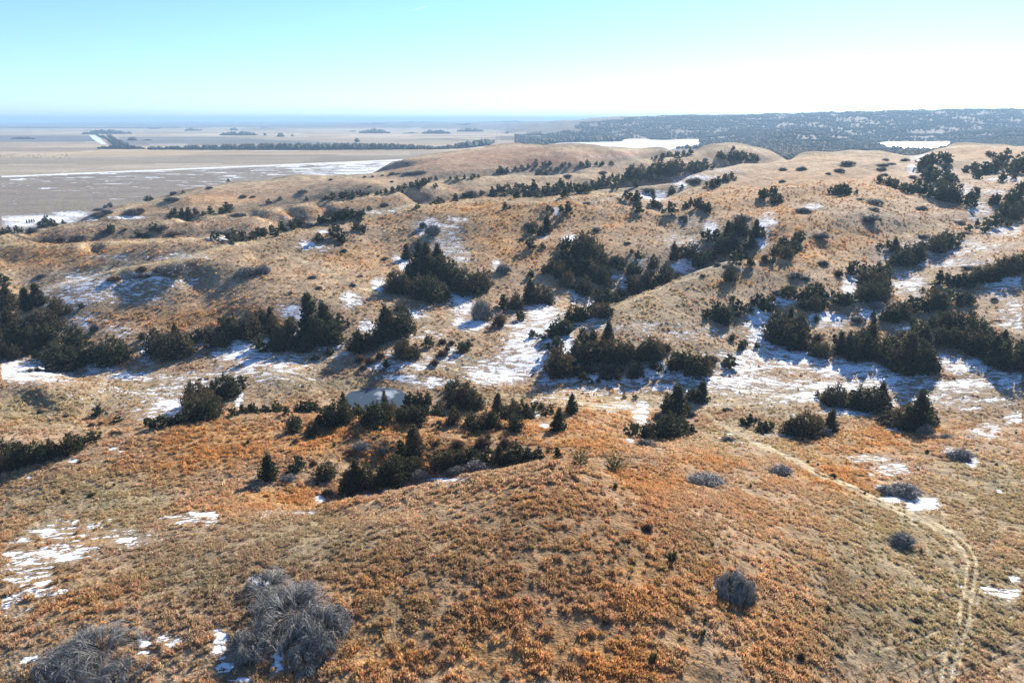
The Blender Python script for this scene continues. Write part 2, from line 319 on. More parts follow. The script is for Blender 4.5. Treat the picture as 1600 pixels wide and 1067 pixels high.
olive_map = Map().blob("""
150 780 110 45 .8 60 800 80 40 .6 480 850 90 34 .6 300 900 90 36 .5 640 960 80 34 .5 1400 850 130 70 .8 1480 950 120 90 .9 1550 780 120 60 .8 1350 980 90 60 .6 1250 680 100 36 .6 1150 680 60 26 .6 60 640 110 26 .8 450 600 60 20 .7 560 600 50 8 .9 640 590 30 6 .6 1300 650 60 10 .5
1000 480 120 34 .7 1080 560 80 26 .6 700 560 60 40 .5 520 470 60 30 .4 480 400 60 14 .5 650 500 40 20 .5 250 610 140 26 .5 760 620 60 10 .6 1000 625 200 10 .7 1250 620 120 10 .5 1430 440 60 30 .5 1450 380 80 20 .4 900 440 30 8 .6 150 430 140 8 .5 420 380 60 5 .6
""")
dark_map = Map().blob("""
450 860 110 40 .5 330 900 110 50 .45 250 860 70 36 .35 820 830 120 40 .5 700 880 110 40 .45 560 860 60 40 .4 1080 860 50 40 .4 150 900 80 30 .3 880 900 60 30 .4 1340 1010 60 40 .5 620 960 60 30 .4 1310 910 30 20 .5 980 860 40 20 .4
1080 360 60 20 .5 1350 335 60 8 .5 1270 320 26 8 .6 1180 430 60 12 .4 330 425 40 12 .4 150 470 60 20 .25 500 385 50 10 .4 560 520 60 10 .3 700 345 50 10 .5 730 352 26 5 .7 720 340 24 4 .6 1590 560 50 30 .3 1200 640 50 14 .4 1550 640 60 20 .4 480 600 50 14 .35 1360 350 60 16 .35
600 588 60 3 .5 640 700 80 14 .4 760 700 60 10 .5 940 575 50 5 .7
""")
track_map = Map(); rut_map = Map()
road = np.array((1081, 633, 1104, 646, 1124, 661, 1152, 676, 1180, 692, 1200, 700, 1248, 722, 1283, 742, 1321, 757, 1352, 773, 1392, 792, 1428, 806, 1458, 819, 1491, 838, 1511, 858, 1519, 880, 1515, 911, 1508, 949, 1505, 979, 1490, 1012, 1482, 1037, 1479, 1067), float).reshape(-1, 2)
gap = np.interp(road[:, 1], [630, 800, 900, 1067], [1.6, 4.5, 7, 8.5])
tg = np.gradient(road, axis=0); tg /= np.linalg.norm(tg, axis=1)[:, None]; nrm = np.stack([-tg[:, 1], tg[:, 0]], 1); nrm[:, 1] *= .6
for sgn in (-1, 1):
    q = road + nrm * gap[:, None] * sgn
    track_map.line(q, .7, 1.0, 3.6)
for p, w in (((440, 397, 509, 424, 545, 444, 600, 462, 640, 490, 665, 510, 700, 528, 730, 546), 1.2), ((438, 393, 500, 416, 545, 438, 602, 457), .8), ((400, 590, 450, 580, 524, 556, 577, 544), 2.0),
             ((1000, 456, 1060, 434, 1130, 410, 1200, 385, 1290, 360), 1.2), ((1110, 575, 1150, 560, 1160, 545, 1165, 530), 1.4), ((800, 615, 880, 622, 960, 645, 1000, 660), 1.0), ((700, 575, 760, 590, 800, 598), 1.0),
             ((400, 372, 440, 358, 520, 342, 600, 329, 680, 316), 1.6), ((100, 438, 200, 415, 300, 398, 380, 378), 1.8)):
    track_map.line(p, w * 1.15, .8)
for k in range(7):
    track_map.line((860, 609 + 4 * k, 1000, 620 + 4 * k, 1200, 608 + 4.5 * k, 1400, 599 + 5 * k, 1600, 595 + 6.5 * k), 1.1, .7)
for p in ((1600, 955, 1520, 990, 1400, 1048), (1600, 978, 1530, 1006, 1430, 1056), (1600, 1000, 1560, 1020, 1480, 1060), (1600, 1030, 1560, 1050, 1530, 1067), (1470, 985, 1420, 1006, 1360, 1020),
          (1398, 800, 1445, 830, 1478, 862, 1496, 905, 1500, 950), (1415, 800, 1470, 834, 1500, 868, 1530, 900), (1540, 880, 1530, 930, 1518, 985, 1500, 1030, 1496, 1067)):
    track_map.line(p, 1.4, .75)
for p in ((448, 586, 465, 600, 485, 618), (450, 586, 480, 598, 514, 613), (452, 585, 500, 594, 530, 606), (455, 584, 520, 592, 548, 600), (460, 582, 540, 586, 565, 590), (470, 580, 560, 580, 580, 584)):
    rut_map.line(p, .9, .9)
for p in ((1600, 962, 1520, 995, 1400, 1052), (1600, 985, 1530, 1012, 1440, 1060), (1600, 1006, 1560, 1026, 1490, 1060), (1500, 965, 1440, 995, 1380, 1010), (1430, 800, 1460, 820), (1245, 728, 1290, 752), (1415, 802, 1452, 824), (1320, 760, 1352, 778),
          (452, 405, 520, 430, 560, 452), (700, 528, 720, 536, 732, 545), (40, 612, 62, 628), (58, 612, 70, 632), (655, 273, 700, 270, 775, 264), (940, 254, 975, 250, 1019, 246), (750, 455, 770, 470)):
    rut_map.line(p, 1.4 if p[1] > 400 else .8, .8)

crest_rim_map = Map()  # pale dry grass on the crests, with their bright rim light painted in
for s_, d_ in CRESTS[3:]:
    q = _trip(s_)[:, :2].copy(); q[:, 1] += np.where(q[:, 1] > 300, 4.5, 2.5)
    crest_rim_map.line(q, 1.9 if q[0, 1] > 300 else 1.2, 1.0, soft=1.2)
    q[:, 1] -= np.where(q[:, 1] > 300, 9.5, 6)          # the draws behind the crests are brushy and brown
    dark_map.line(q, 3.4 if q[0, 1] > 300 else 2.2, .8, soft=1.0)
# ================================================================ the ground sheet
U, Y, H = build_grid()
X = U * Y
POND = np.array((538, 622, 545, 613, 562, 609, 585, 606, 608, 606, 624, 609, 634, 615, 636, 623, 630, 634, 610, 640, 585, 642, 560, 640, 543, 634), float).reshape(-1, 2)
POND_H = 74.4
LAKES = [(np.array((858, 227, 872, 224, 895, 222.4, 935, 222, 972, 221.4, 974, 218.6, 990, 216.9, 1008, 217, 1016, 219, 1040, 219.6, 1062, 218.6, 1080, 217, 1092, 216.4, 1095, 219, 1090, 222, 1098, 225, 1075, 229, 1050, 233, 1043, 236, 1000, 236, 940, 234, 880, 230), float).reshape(-1, 2), 87.65),
         (np.array((1366, 224.5, 1390, 222.2, 1440, 221.6, 1484, 221.6, 1490, 224, 1470, 231, 1440, 234, 1400, 232, 1380, 228), float).reshape(-1, 2), 87.65)]
RIVER = np.array((139, 211.6, 153, 211.6, 159, 219, 167, 226, 158, 225.4, 147, 219), float).reshape(-1, 2)
def flat_poly(P, h):
    Uq, Kq = ray(P[:, 0], P[:, 1]); yq = h / Kq
    return np.stack([Uq * yq, yq, np.full(len(P), -h)], 1)
def poly_dist(px, py, P):
    """signed distance to a closed outline, negative inside"""
    d = np.full(px.shape, 1e9); ins = np.zeros(px.shape, bool); n = len(P)
    for i in range(n):
        a, b = P[i], P[(i + 1) % n]; e = b - a
        t = np.clip(((px - a[0]) * e[0] + (py - a[1]) * e[1]) / (e @ e), 0, 1)
        d = np.minimum(d, np.hypot(px - a[0] - t * e[0], py - a[1] - t * e[1]))
        c = ((a[1] > py) != (b[1] > py)); ins ^= c & (px < a[0] + (py - a[1]) * e[0] / (e[1] if e[1] else 1e-9))
    return np.where(ins, -d, d)
pond_xy = flat_poly(POND, POND_H)[:, :2]; pc = pond_xy.mean(0)
box = (np.abs(X - pc[0]) < 40) & (np.abs(Y - pc[1]) < 50)
sd = poly_dist(X[box], Y[box], pond_xy)
wt = 1 - sstep(0.3, 7.0, sd)
H[box] = H[box] * (1 - wt) + (POND_H + .25 * (1 - sstep(-1.5, .6, sd)) - .25 * sstep(.2, 3, sd)) * wt
PX, PY = proj(X, Y, -H)
H = H + .10 * rut_map.sample(PX, PY) * (Y < 300)
def at(px, py):
    """first ground point on the line of sight through a photo point"""
    Uq, Kq = ray(px, py); Uq = float(Uq); Kq = float(Kq)
    a = np.interp(Uq, GU, np.arange(len(GU))); i = min(int(a), len(GU) - 2); f = a - i
    c = H[:, i] * (1 - f) + H[:, i + 1] * f; g = c - Kq * GY
    hit = np.nonzero(g < 0)[0]
    if len(hit) == 0: return None
    j = hit[0]
    if j == 0: yy = GY[0]
    else: yy = GY[j - 1] + (GY[j] - GY[j - 1]) * g[j - 1] / (g[j - 1] - g[j])
    return Uq * yy, yy, -float(np.interp(yy, GY, c))
def ground_z(x, y):
    return -_interp(GU, GY, H, np.asarray(x) / np.asarray(y), np.asarray(y))
def tints(X, Y, PX, PY, H):
    """colour of the grass or soil and share of snow at ground points"""
    o = orange_map.sample(PX, PY); r = red_map.sample(PX, PY); ol = olive_map.sample(PX, PY); dk = dark_map.sample(PX, PY); sn = snow_map.sample(PX, PY); tr = track_map.sample(PX, PY); ru = rut_map.sample(PX, PY)
    vis = (PX > 2) & (PX < 1597) & (PY < 1064)
    n1 = fbm(X / 17, Y / 17, 31, 4); n2 = fbm(X / 4.2, Y / 4.2, 41, 3); n3 = fbm(X / 55, Y / 55, 51, 3); n4 = fbm(X / 1.6, Y / 1.6, 61, 2)
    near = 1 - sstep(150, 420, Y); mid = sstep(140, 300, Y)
    o = np.where(vis, o, .35 + .5 * n3)
    o = o + .16 * sstep(220, 320, Y) * (1 - .8 * np.clip(ol, 0, 1))
    wo = np.clip((o + .55 * n1 + .45 * n2 * (.5 + near * .5) - .12) * 1.15, 0, 1)
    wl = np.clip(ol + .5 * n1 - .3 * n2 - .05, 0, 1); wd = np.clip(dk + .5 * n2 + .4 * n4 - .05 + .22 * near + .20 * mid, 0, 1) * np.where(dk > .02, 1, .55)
    tan = np.array((.465, .322, .20)); org = np.array((.48, .25, .085)); red = np.array((.40, .21, .125)); olv = np.array((.355, .305, .172)); drk = np.array((.19, .155, .105))
    def lerp(a, b, w): return a * (1 - w[..., None]) + b * w[..., None]
    c = np.broadcast_to(tan, X.shape + (3,)).astype(np.float64)
    wo = wo * (1 - .55 * np.clip(ol, 0, 1) * near)
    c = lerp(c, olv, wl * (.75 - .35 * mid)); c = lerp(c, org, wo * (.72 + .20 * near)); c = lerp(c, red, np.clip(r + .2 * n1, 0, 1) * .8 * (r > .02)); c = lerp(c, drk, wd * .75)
    cr = crest_rim_map.sample(PX, PY) * (.75 + .6 * n1)
    c = lerp(c, np.array((.50, .39, .235)), np.clip(cr, 0, .85) * (Y > 200))  # crest band: ridge-top grass tint that also carries painted rim light
    c = lerp(c, np.array((.51, .41, .26)), tr); c = lerp(c, np.array((.16, .125, .085)), ru * .75)
    mid = sstep(140, 300, Y)
    n5 = fbm(X / 7.5, Y / 9, 65, 4)
    c = c * (1 - .02 * mid)[..., None]
    c = c * np.clip(1 + .20 * n2 + .18 * n4 + .12 * n3 + .52 * mid * n5, .4, 1.6)[..., None]
    # ---- the plain: fields, stubble, far woods
    pl = sstep(86.3, 87.6, H)
    line_y = 276.5 - (PX / 620.0) * 26                      # snow-filled field edge
    fld = np.broadcast_to(np.array((.47, .355, .225)), c.shape).copy()
    ns = fbm(X / 160, Y / 40, 71, 4); nl = fbm(X / 900, Y / 300, 81, 3)
    grey = sstep(-1, 1, PY - line_y)
    fld = lerp(fld, np.array((.265, .218, .17)), grey)
    fld = lerp(fld, np.array((.345, .28, .20)), sstep(0, 1, PY - (247 - PX / 90)) * (1 - grey))
    fld = lerp(fld, np.array((.16, .15, .14)), sstep(0, .6, PY - 211.8) * sstep(0, .8, 222.5 - PY) * (PX < 150))
    fld = lerp(fld, np.array((.235, .21, .18)), sstep(0, .6, PY - 214) * sstep(0, .8, 228.5 - PY) * (PX > 185) * (PX < 620 - (228 - PY) * 20))
    fld = lerp(fld, np.array((.52, .39, .25)), sstep(0, .5, PY - 234) * sstep(0, 1, 243 - PY) * (PX < 640))
    ca, sa = math.cos(.05), math.sin(.05); fx_ = (X * ca + Y * sa) / 760; fy_ = (Y * ca - X * sa) / 300
    pid = _hash(np.floor(fx_ + .5 * (np.floor(fy_) % 2)).astype(np.int64), np.floor(fy_).astype(np.int64), 5) / 4294967296.0
    pid2 = _hash(np.floor(fx_ * 2.1).astype(np.int64), np.floor(fy_ * 3.3).astype(np.int64), 6) / 4294967296.0
    tone = (.72 + .6 * pid) * (.9 + .2 * pid2)
    fld = np.where(((grey < .5) & (Y > 1000))[..., None], fld * tone[..., None] * np.stack([np.ones_like(pid), .97 + .06 * pid2, .9 + .2 * pid2], -1), fld)
    edge = np.minimum(np.abs(fy_ - np.round(fy_)) * 300, 99)
    fld = lerp(fld, np.array((.66, .62, .56)), ((edge < 7) & (pid > .62) & (Y > 1000) & (grey < .5)) * .7)
    far = sstep(202.5, 199, PY) * (PX < 900)
    fld = lerp(fld, np.array((.06, .065, .05)), far * np.clip(.35 + 1.7 * nl + .35 * (PX < 330), 0, 1))
    fld = fld * (1 + .25 * ns + .22 * np.where(grey > .5, fbm(X / 30, Y / 9, 73, 3), 0) + .05 * np.sin(PY * 3.1))[..., None]
    c = lerp(c, fld, pl)
    sf = np.clip(sstep(-1.6, -.4, PY - line_y) * sstep(1.8, .4, PY - line_y) * 1.2 * (PX < 640), 0, 1.2)
    west = grey * (.40 + .32 * sstep(380, 560, PX) + .14 * sstep(300, 270, PY) - .25 * sstep(305, 330, PY))
    st = fbm(X / 60, Y / 16, 91, 4)
    wst = sstep(.0, .10, st + 1.25 * (west - .62)) * (PX < 670) * .95
    sn = np.maximum(sn, pl * np.maximum(sf, wst * (grey > .5)))
    sn = np.maximum(sn, pl * ((np.abs(PX - (20 + (330 - PY) * .25)) < 4) & (PY > 285) & (PY < 322) & (st + fbm(X / 14, Y / 9, 93, 2) > .12)) * .55)
    # the lower country behind the right-hand hills: pale clearings among the trees
    bk = np.maximum(sstep(1300, 2200, Y) * (1 - pl), sstep(1200, 1700, Y) * sstep(840, 930, PX + 70 * fbm(X / 300, Y / 500, 99, 3) - 60 * sstep(3000, 5000, Y)) * (Y < 5500))
    c = lerp(c, np.array((.18, .125, .09)) * (1 + .3 * fbm(X / 120, Y / 120, 95, 3))[..., None], bk)
    sn = np.maximum(sn, bk * np.clip(fbm(X / 90, Y / 60, 97, 3) * 2.0 - .62, 0, .8))
    sn = np.where(pl > .5, sn, sn * (1 + .35 * fbm(X / 5 + Y / 11, Y / 2.6 - X / 7, 171, 4) * (1 - bk)))
    sn = sn * (.96 + .04 * sstep(150, 190, Y))
    # drifts that melt last: scattered scraps in hollows
    sn = np.where(vis, sn, np.clip(.25 + .5 * n3, 0, 1) * (1 - pl))
    return np.clip(c, .02, .9), np.clip(sn, 0, 1.2), tr, ru
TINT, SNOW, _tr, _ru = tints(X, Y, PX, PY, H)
TINT = TINT * (1 - .20 * (1 - sstep(110, 240, Y)) * (1 - np.clip(_tr, 0, 1)))[..., None]      # soil and litter under the bunch grass is duller than the blades
nr, nc = U.shape
idx = np.arange(nr * nc, dtype=np.int32).reshape(nr, nc)
Fq = np.stack([idx[:-1, :-1], idx[:-1, 1:], idx[1:, 1:], idx[1:, :-1]], -1).reshape(-1, 4)

m = NT("ground_grass_and_snow")
geo = m.n("ShaderNodeNewGeometry"); pos = geo.outputs["Position"]
rot = m.n("ShaderNodeMapping", {"Vector": pos, "Rotation": (0, 0, math.radians(-24)), "Scale": (.42, 1.15, .8)}).outputs[0]
streak = m.noise(rot, .95, 5, .68); speck = m.noise(pos, 2.3, 4, .7); tuft = m.noise(pos, .62, 3, .6); broad = m.noise(rot, .11, 3, .6)
farw = m.ramp(m.n("ShaderNodeVectorMath", {0: pos}, operation='LENGTH').outputs["Value"], 250.0, 900.0)
tint = m.attr("tint").outputs["Color"]; sn = m.attr("snow").outputs["Fac"]
clump = m.noise(pos, .20, 5, .72)
val = m.math('ADD', .34, m.math('MULTIPLY', speck, .95)); val = m.math('ADD', val, m.math('MULTIPLY', m.math('SUBTRACT', tuft, .5), 1.5)); val = m.math('ADD', val, m.math('MULTIPLY', m.math('SUBTRACT', clump, .5), 1.4))
base = m.mix(1.0, tint, m.n("ShaderNodeCombineColor", {0: val, 1: val, 2: val}).outputs[0], 'MULTIPLY')
dk = m.math('MAXIMUM', m.ramp(speck, .47, .33), m.math('MULTIPLY', m.ramp(tuft, .42, .30), .8))
base = m.mix(m.math('MULTIPLY', dk, .55), base, (.085, .065, .045))
wob = m.math('ADD', m.math('MULTIPLY', m.math('SUBTRACT', streak, .5), 2.5), m.math('MULTIPLY', m.math('SUBTRACT', broad, .5), .9))
wob = m.math('ADD', wob, m.math('MULTIPLY', m.math('SUBTRACT', speck, .5), 1.0))
mott = m.noise(rot, .50, 4, .7)
wob = m.math('ADD', wob, m.math('MULTIPLY', m.math('SUBTRACT', mott, .5), 1.5))
sfac = m.ramp(m.math('ADD', m.math('MULTIPLY', sn, .87), wob), .56, .78)
sfac = m.math('MULTIPLY', sfac, m.math('MULTIPLY', m.ramp(sn, .06, .22), .94))
base = m.mix(sfac, base, (.86, .87, .90))
bh = m.math('ADD', m.math('ADD', m.math('MULTIPLY', speck, .5), m.math('MULTIPLY', tuft, 1.0)), m.math('MULTIPLY', clump, 2.2))
bh = m.math('MULTIPLY', bh, m.math('SUBTRACT', 1.0, m.math('MULTIPLY', sfac, .8)))
bump = m.n("ShaderNodeBump", {"Strength": .7, "Distance": .6, "Height": bh})
bs = m.n("ShaderNodeBsdfPrincipled", {"Base Color": base, "Roughness": .9, "Specular IOR Level": .1, "Normal": bump.outputs[0]})
GROUND = m.done(bs.outputs[0])
V = np.stack([X, Y, -H], -1).reshape(-1, 3)
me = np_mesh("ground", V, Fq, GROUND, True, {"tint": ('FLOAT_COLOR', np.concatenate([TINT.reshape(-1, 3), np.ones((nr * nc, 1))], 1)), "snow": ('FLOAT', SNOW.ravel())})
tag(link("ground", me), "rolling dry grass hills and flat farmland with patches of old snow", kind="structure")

# ---- ice
def sheet(name, pts3, mat, label):
    me = bpy.data.meshes.new(name); n = len(pts3)
    me.from_pydata([tuple(p) for p in pts3], [], [list(range(n))]); me.update()
    if me.polygons[0].normal.z < 0: me.flip_normals()
    me.materials.append(mat); return tag(link(name, me), label, kind="structure")
m = NT("pond_ice"); tc = m.n("ShaderNodeNewGeometry").outputs["Position"]
c0 = Vc = flat_poly(np.array([[590., 618.]]), POND_H)[0]
d = m.n("ShaderNodeVectorMath", {0: tc, 1: tuple(flat_poly(np.array([[603., 616.]]), POND_H)[0])}, operation='DISTANCE').outputs["Value"]
patch = m.ramp(m.math('ADD', d, m.math('MULTIPLY', m.noise(tc, .5, 4), 7.0)), 7.4, 4.6)
patch = m.math('MAXIMUM', patch, m.ramp(m.noise(tc, .35, 4), .62, .78))
b = m.n("ShaderNodeBsdfPrincipled", {"Base Color": m.mix(m.math('MULTIPLY', patch, .75), (.05, .075, .105), (.42, .46, .5)), "Roughness": .5, "Specular IOR Level": .05})
sheet("pond", flat_poly(POND, POND_H), m.done(b.outputs[0]), "small frozen pond with grey blue ice in the valley")
m = NT("lake_snow_ice"); tc = m.n("ShaderNodeNewGeometry").outputs["Position"]
b = m.n("ShaderNodeBsdfPrincipled", {"Base Color": m.mix(m.noise(tc, .01, 3), (.88, .89, .9), (.82, .85, .88)), "Roughness": .35, "Specular IOR Level": .5})
LAKE = m.done(b.outputs[0])
for (P, h), lb in zip(LAKES, ("large white snow covered lake below the wooded hills", "smaller white frozen lake behind the right hand hilltop")):
    sheet("lake", flat_poly(P, h), LAKE, lb)
sheet("river", flat_poly(RIVER, 87.7), LAKE, "pale icy river bend beside the far woods on the plain")
# ================================================================ plant materials
def foliage_mat(name, dark, light, olive):
    m = NT(name); v = m.attr("var").outputs["Fac"]; r = m.n("ShaderNodeObjectInfo").outputs["Random"]
    c = m.mix(v, dark, light); c = m.mix(m.math('MULTIPLY', m.ramp(r, .35, 1.0), .75), c, olive)
    p = m.n("ShaderNodeBsdfPrincipled", {"Base Color": c, "Roughness": .75, "Specular IOR Level": .2})
    t = m.n("ShaderNodeBsdfTranslucent", {"Color": c})
    return m.done(m.n("ShaderNodeMixShader", {0: .36, 1: p.outputs[0], 2: t.outputs[0]}).outputs[0])
CEDAR = foliage_mat("cedar_foliage", (.022, .030, .016), (.098, .095, .044), (.112, .082, .045))
BUSHY = foliage_mat("bright_cedar_foliage", (.04, .05, .018), (.12, .115, .045), (.12, .10, .045))
BROWN = foliage_mat("brown_scrub_twigs", (.075, .05, .032), (.15, .095, .06), (.12, .08, .05))
m = NT("bark"); p = m.n("ShaderNodeBsdfPrincipled", {"Base Color": m.mix(m.noise(m.n("ShaderNodeTexCoord").outputs["Object"], 14, 4), (.05, .035, .025), (.16, .12, .09)), "Roughness": .9})
BARK = m.done(p.outputs[0])
def twig_mat(name, a, b):
    m = NT(name); v = m.attr("var").outputs["Fac"]
    p = m.n("ShaderNodeBsdfPrincipled", {"Base Color": m.mix(v, a, b), "Roughness": .65, "Specular IOR Level": .3})
    return m.done(p.outputs[0])
TWIG = twig_mat("grey_twigs", (.08, .074, .066), (.44, .42, .39))
TWIG_FAR = twig_mat("dull_grey_twigs", (.055, .051, .05), (.175, .165, .155))

# ================================================================ crowns
def kites(base, dirn, length, width, g, bend=.15):
    """leaf sprays: one kite (4 vertices, 2 triangles) each"""
    n = len(base); dirn = dirn / np.linalg.norm(dirn, axis=1)[:, None]
    rnd = g.normal(size=(n, 3)); side = np.cross(dirn, rnd); side /= np.maximum(np.linalg.norm(side, axis=1)[:, None], 1e-6)
    up = np.cross(side, dirn); L = length[:, None]; W = width[:, None]
    mid = base + dirn * L * .55 + up * L * bend * g.normal(size=(n, 1))
    V = np.stack([base, mid + side * W, base + dirn * L, mid - side * W], 1).reshape(-1, 3)
    i = np.arange(n)[:, None] * 4
    F = np.concatenate([i + np.array([[0, 1, 2]]), i + np.array([[0, 2, 3]])])
    return V, F
PROF = {
 'c': lambda z: .36 * (1 - z) ** .75 * np.minimum(1, (z + .06) / .16),
 'r': lambda z: .46 * np.clip(1 - z ** 1.9, 0, 1) ** .8 * np.minimum(1, .70 + z * 1.1),
 'd': lambda z: .56 * np.clip(1 - z ** 2.2, 0, 1) ** .75 * np.minimum(1, .80 + z * .8),
 'n': lambda z: .21 * (1 - z) ** .6 * np.minimum(1, (z + .1) / .25),
 's': lambda z: .40 * (1 - z) ** .62 * np.minimum(1, (z + .08) / .18),
 'b': lambda z: .62 * np.minimum(1, .45 + z * 1.2) * np.sqrt(np.clip(1 - (np.maximum(z - .55, 0) / .5) ** 2, 0, 1)),
}
def crown_arrays(kind, seed, nb=90, ns=17, core=.62, inner=1.4):
    g = np.random.default_rng(seed); prof = PROF[kind]
    nlead = {'c': 1, 'r': 4, 'd': 5, 'n': 1, 's': 3, 'b': 1}[kind]
    leads = [(0, 0, 1.0)] + [(.24 * math.cos(a), .24 * math.sin(a), g.uniform(.68, .9)) for a in (g.uniform(0, 6.28) + np.arange(nlead - 1) * 6.28 / max(1, nlead - 1))]
    B, D, L, W, VAR = [], [], [], [], []
    lump = g.uniform(0, 6.28, 4)
    for k in range(nb):
        lx, ly, lh = leads[k % nlead]
        z = g.beta(1.05, 1.5) if kind != 'b' else g.beta(2.2, 1.3)
        a = k * 2.39996 + g.normal() * .25
        rr = float(prof(np.array(z))) * (1 + .16 * math.sin(2 * a + lump[0]) + .12 * math.sin(3 * a + lump[1] + 5 * z)) * g.uniform(.80, 1.10)
        if nlead > 1: rr *= .74
        tip = np.array((lx + rr * math.cos(a), ly + rr * math.sin(a), z * lh))
        st = np.array((lx * .5, ly * .5, max(.02, z * lh - rr * g.uniform(.25, .7)))) if kind != 'b' else np.array((0, 0, .02))
        s = np.sqrt(g.uniform(.06, 1, ns)) if kind != 'b' else g.uniform(.35, 1, ns)
        p = st + (tip - st) * s[:, None] + g.normal(size=(ns, 3)) * (.024 if kind != 'b' else .022) * np.array((1, 1, .8))
        p[:, 2] = np.maximum(p[:, 2], .0)
        d = (tip - st) / max(np.linalg.norm(tip - st), 1e-3) + g.normal(size=(ns, 3)) * .55 + np.array((0, 0, .42))
        B.append(p); D.append(d); sz = (.62 + .38 * (1 - z)) * (.8 if kind in 'n' else 1)
        L.append(g.uniform(.045, .10, ns) * sz); W.append(g.uniform(.016, .038, ns) * sz)
        VAR.append(np.clip(g.normal(.40, .30) + g.normal(size=ns) * .2, 0, 1))
    # leading shoots
    for lx, ly, lh in leads:
        n = 26; zz = g.uniform(.72, 1.0, n) * lh; p = np.stack([lx + g.normal(size=n) * .018, ly + g.normal(size=n) * .018, zz - .06], 1)
        B.append(p); D.append(g.normal(size=(n, 3)) * .3 + np.array((0, 0, 1.0))); L.append(g.uniform(.05, .09, n)); W.append(g.uniform(.012, .022, n)); VAR.append(np.clip(g.normal(.5, .2, n), 0, 1))
    B, D, L, W, VAR = map(np.concatenate, (B, D, L, W, VAR))
    # thicker, shorter growth inside the crown
    ni = int(nb * inner); zi = g.uniform(.02, .88, ni); ai = g.uniform(0, 6.283, ni); ld = g.integers(0, nlead, ni)
    lx = np.array([q[0] for q in leads])[ld]; ly = np.array([q[1] for q in leads])[ld]; lh = np.array([q[2] for q in leads])[ld]
    ri = np.array([float(prof(np.array(z))) for z in zi]) * np.sqrt(g.uniform(0, .5, ni)) * (.8 if nlead > 1 else 1) * (.3 if kind == 'b' else 1)
    B = np.concatenate([B, np.stack([lx + ri * np.cos(ai), ly + ri * np.sin(ai), zi * lh - .05], 1)])
    D = np.concatenate([D, g.normal(size=(ni, 3)) * .8 + np.array((0, 0, .7))]); szi = (.14 if core < .8 else .26) * (1.1 - .55 * zi) * (.5 if kind in 'nb' else 1)
    L = np.concatenate([L, szi * g.uniform(.8, 1.3, ni)]); W = np.concatenate([W, szi * g.uniform(.3, .5, ni)]); VAR = np.concatenate([VAR, np.clip(g.normal(.3, .2, ni), 0, 1)])
    if core > .8: L *= 1.35; W *= 1.9
    Vv, Ff = kites(B, D, L, W, g); Vv[:, 2] = np.maximum(Vv[:, 2], -.03)
    return Vv, Ff, np.repeat(VAR, 4)
def tube(P, R, k=6):
    V, F = [], []
    for p, r in zip(P, R):
        for a in range(k): V.append((p[0] + r * math.cos(a * 6.283 / k), p[1] + r * math.sin(a * 6.283 / k), p[2]))
    for q in range(len(P) - 1):
        for a in range(k):
            b = (a + 1) % k; F.append((q * k + a, q * k + b, (q + 1) * k + b)); F.append((q * k + a, (q + 1) * k + b, (q + 1) * k + a))
    return np.array(V), np.array(F)
def trunk_mesh(seed, limbs=5):
    g = np.random.default_rng(seed); V, F = tube([(0, 0, -.06), (.004, 0, .1), (g.normal() * .01, g.normal() * .01, .4), (0, 0, .78)], [.034, .024, .016, .004])
    for k in range(limbs):
        a = k * 2.4 + g.uniform(0, .6); z = .12 + .1 * k; v, f = tube([(0, 0, z), (.1 * math.cos(a), .1 * math.sin(a), z + .06), (.2 * math.cos(a), .2 * math.sin(a), z + .15)], [.009, .006, .002], 4)
        F = np.concatenate([F, f + len(V)]); V = np.concatenate([V, v])
    return np_mesh("trunk", V, F, BARK, True)
KINDS = {}
for kd, cnt in (('c', 4), ('r', 4), ('d', 3), ('n', 2), ('s', 3), ('b', 2)):
    KINDS[kd] = []
    for q in range(cnt):
        v, f, var = crown_arrays(kd, 100 + ord(kd) * 7 + q, *((150, 12) if kd != 'b' else (60, 22)))
        wmax = np.percentile(np.hypot(v[:, 0], v[:, 1]), 96) * 2
        KINDS[kd].append((np_mesh("crown", v, f, BUSHY if kd == 'b' else CEDAR, False, {"var": ('FLOAT', var)}), wmax))
TRUNKS = [trunk_mesh(k) for k in range(3)]
LOW = []
for kd in 'rdrsc':
    LOW.append(crown_arrays(kd, 900 + len(LOW), 26, 3, .86))

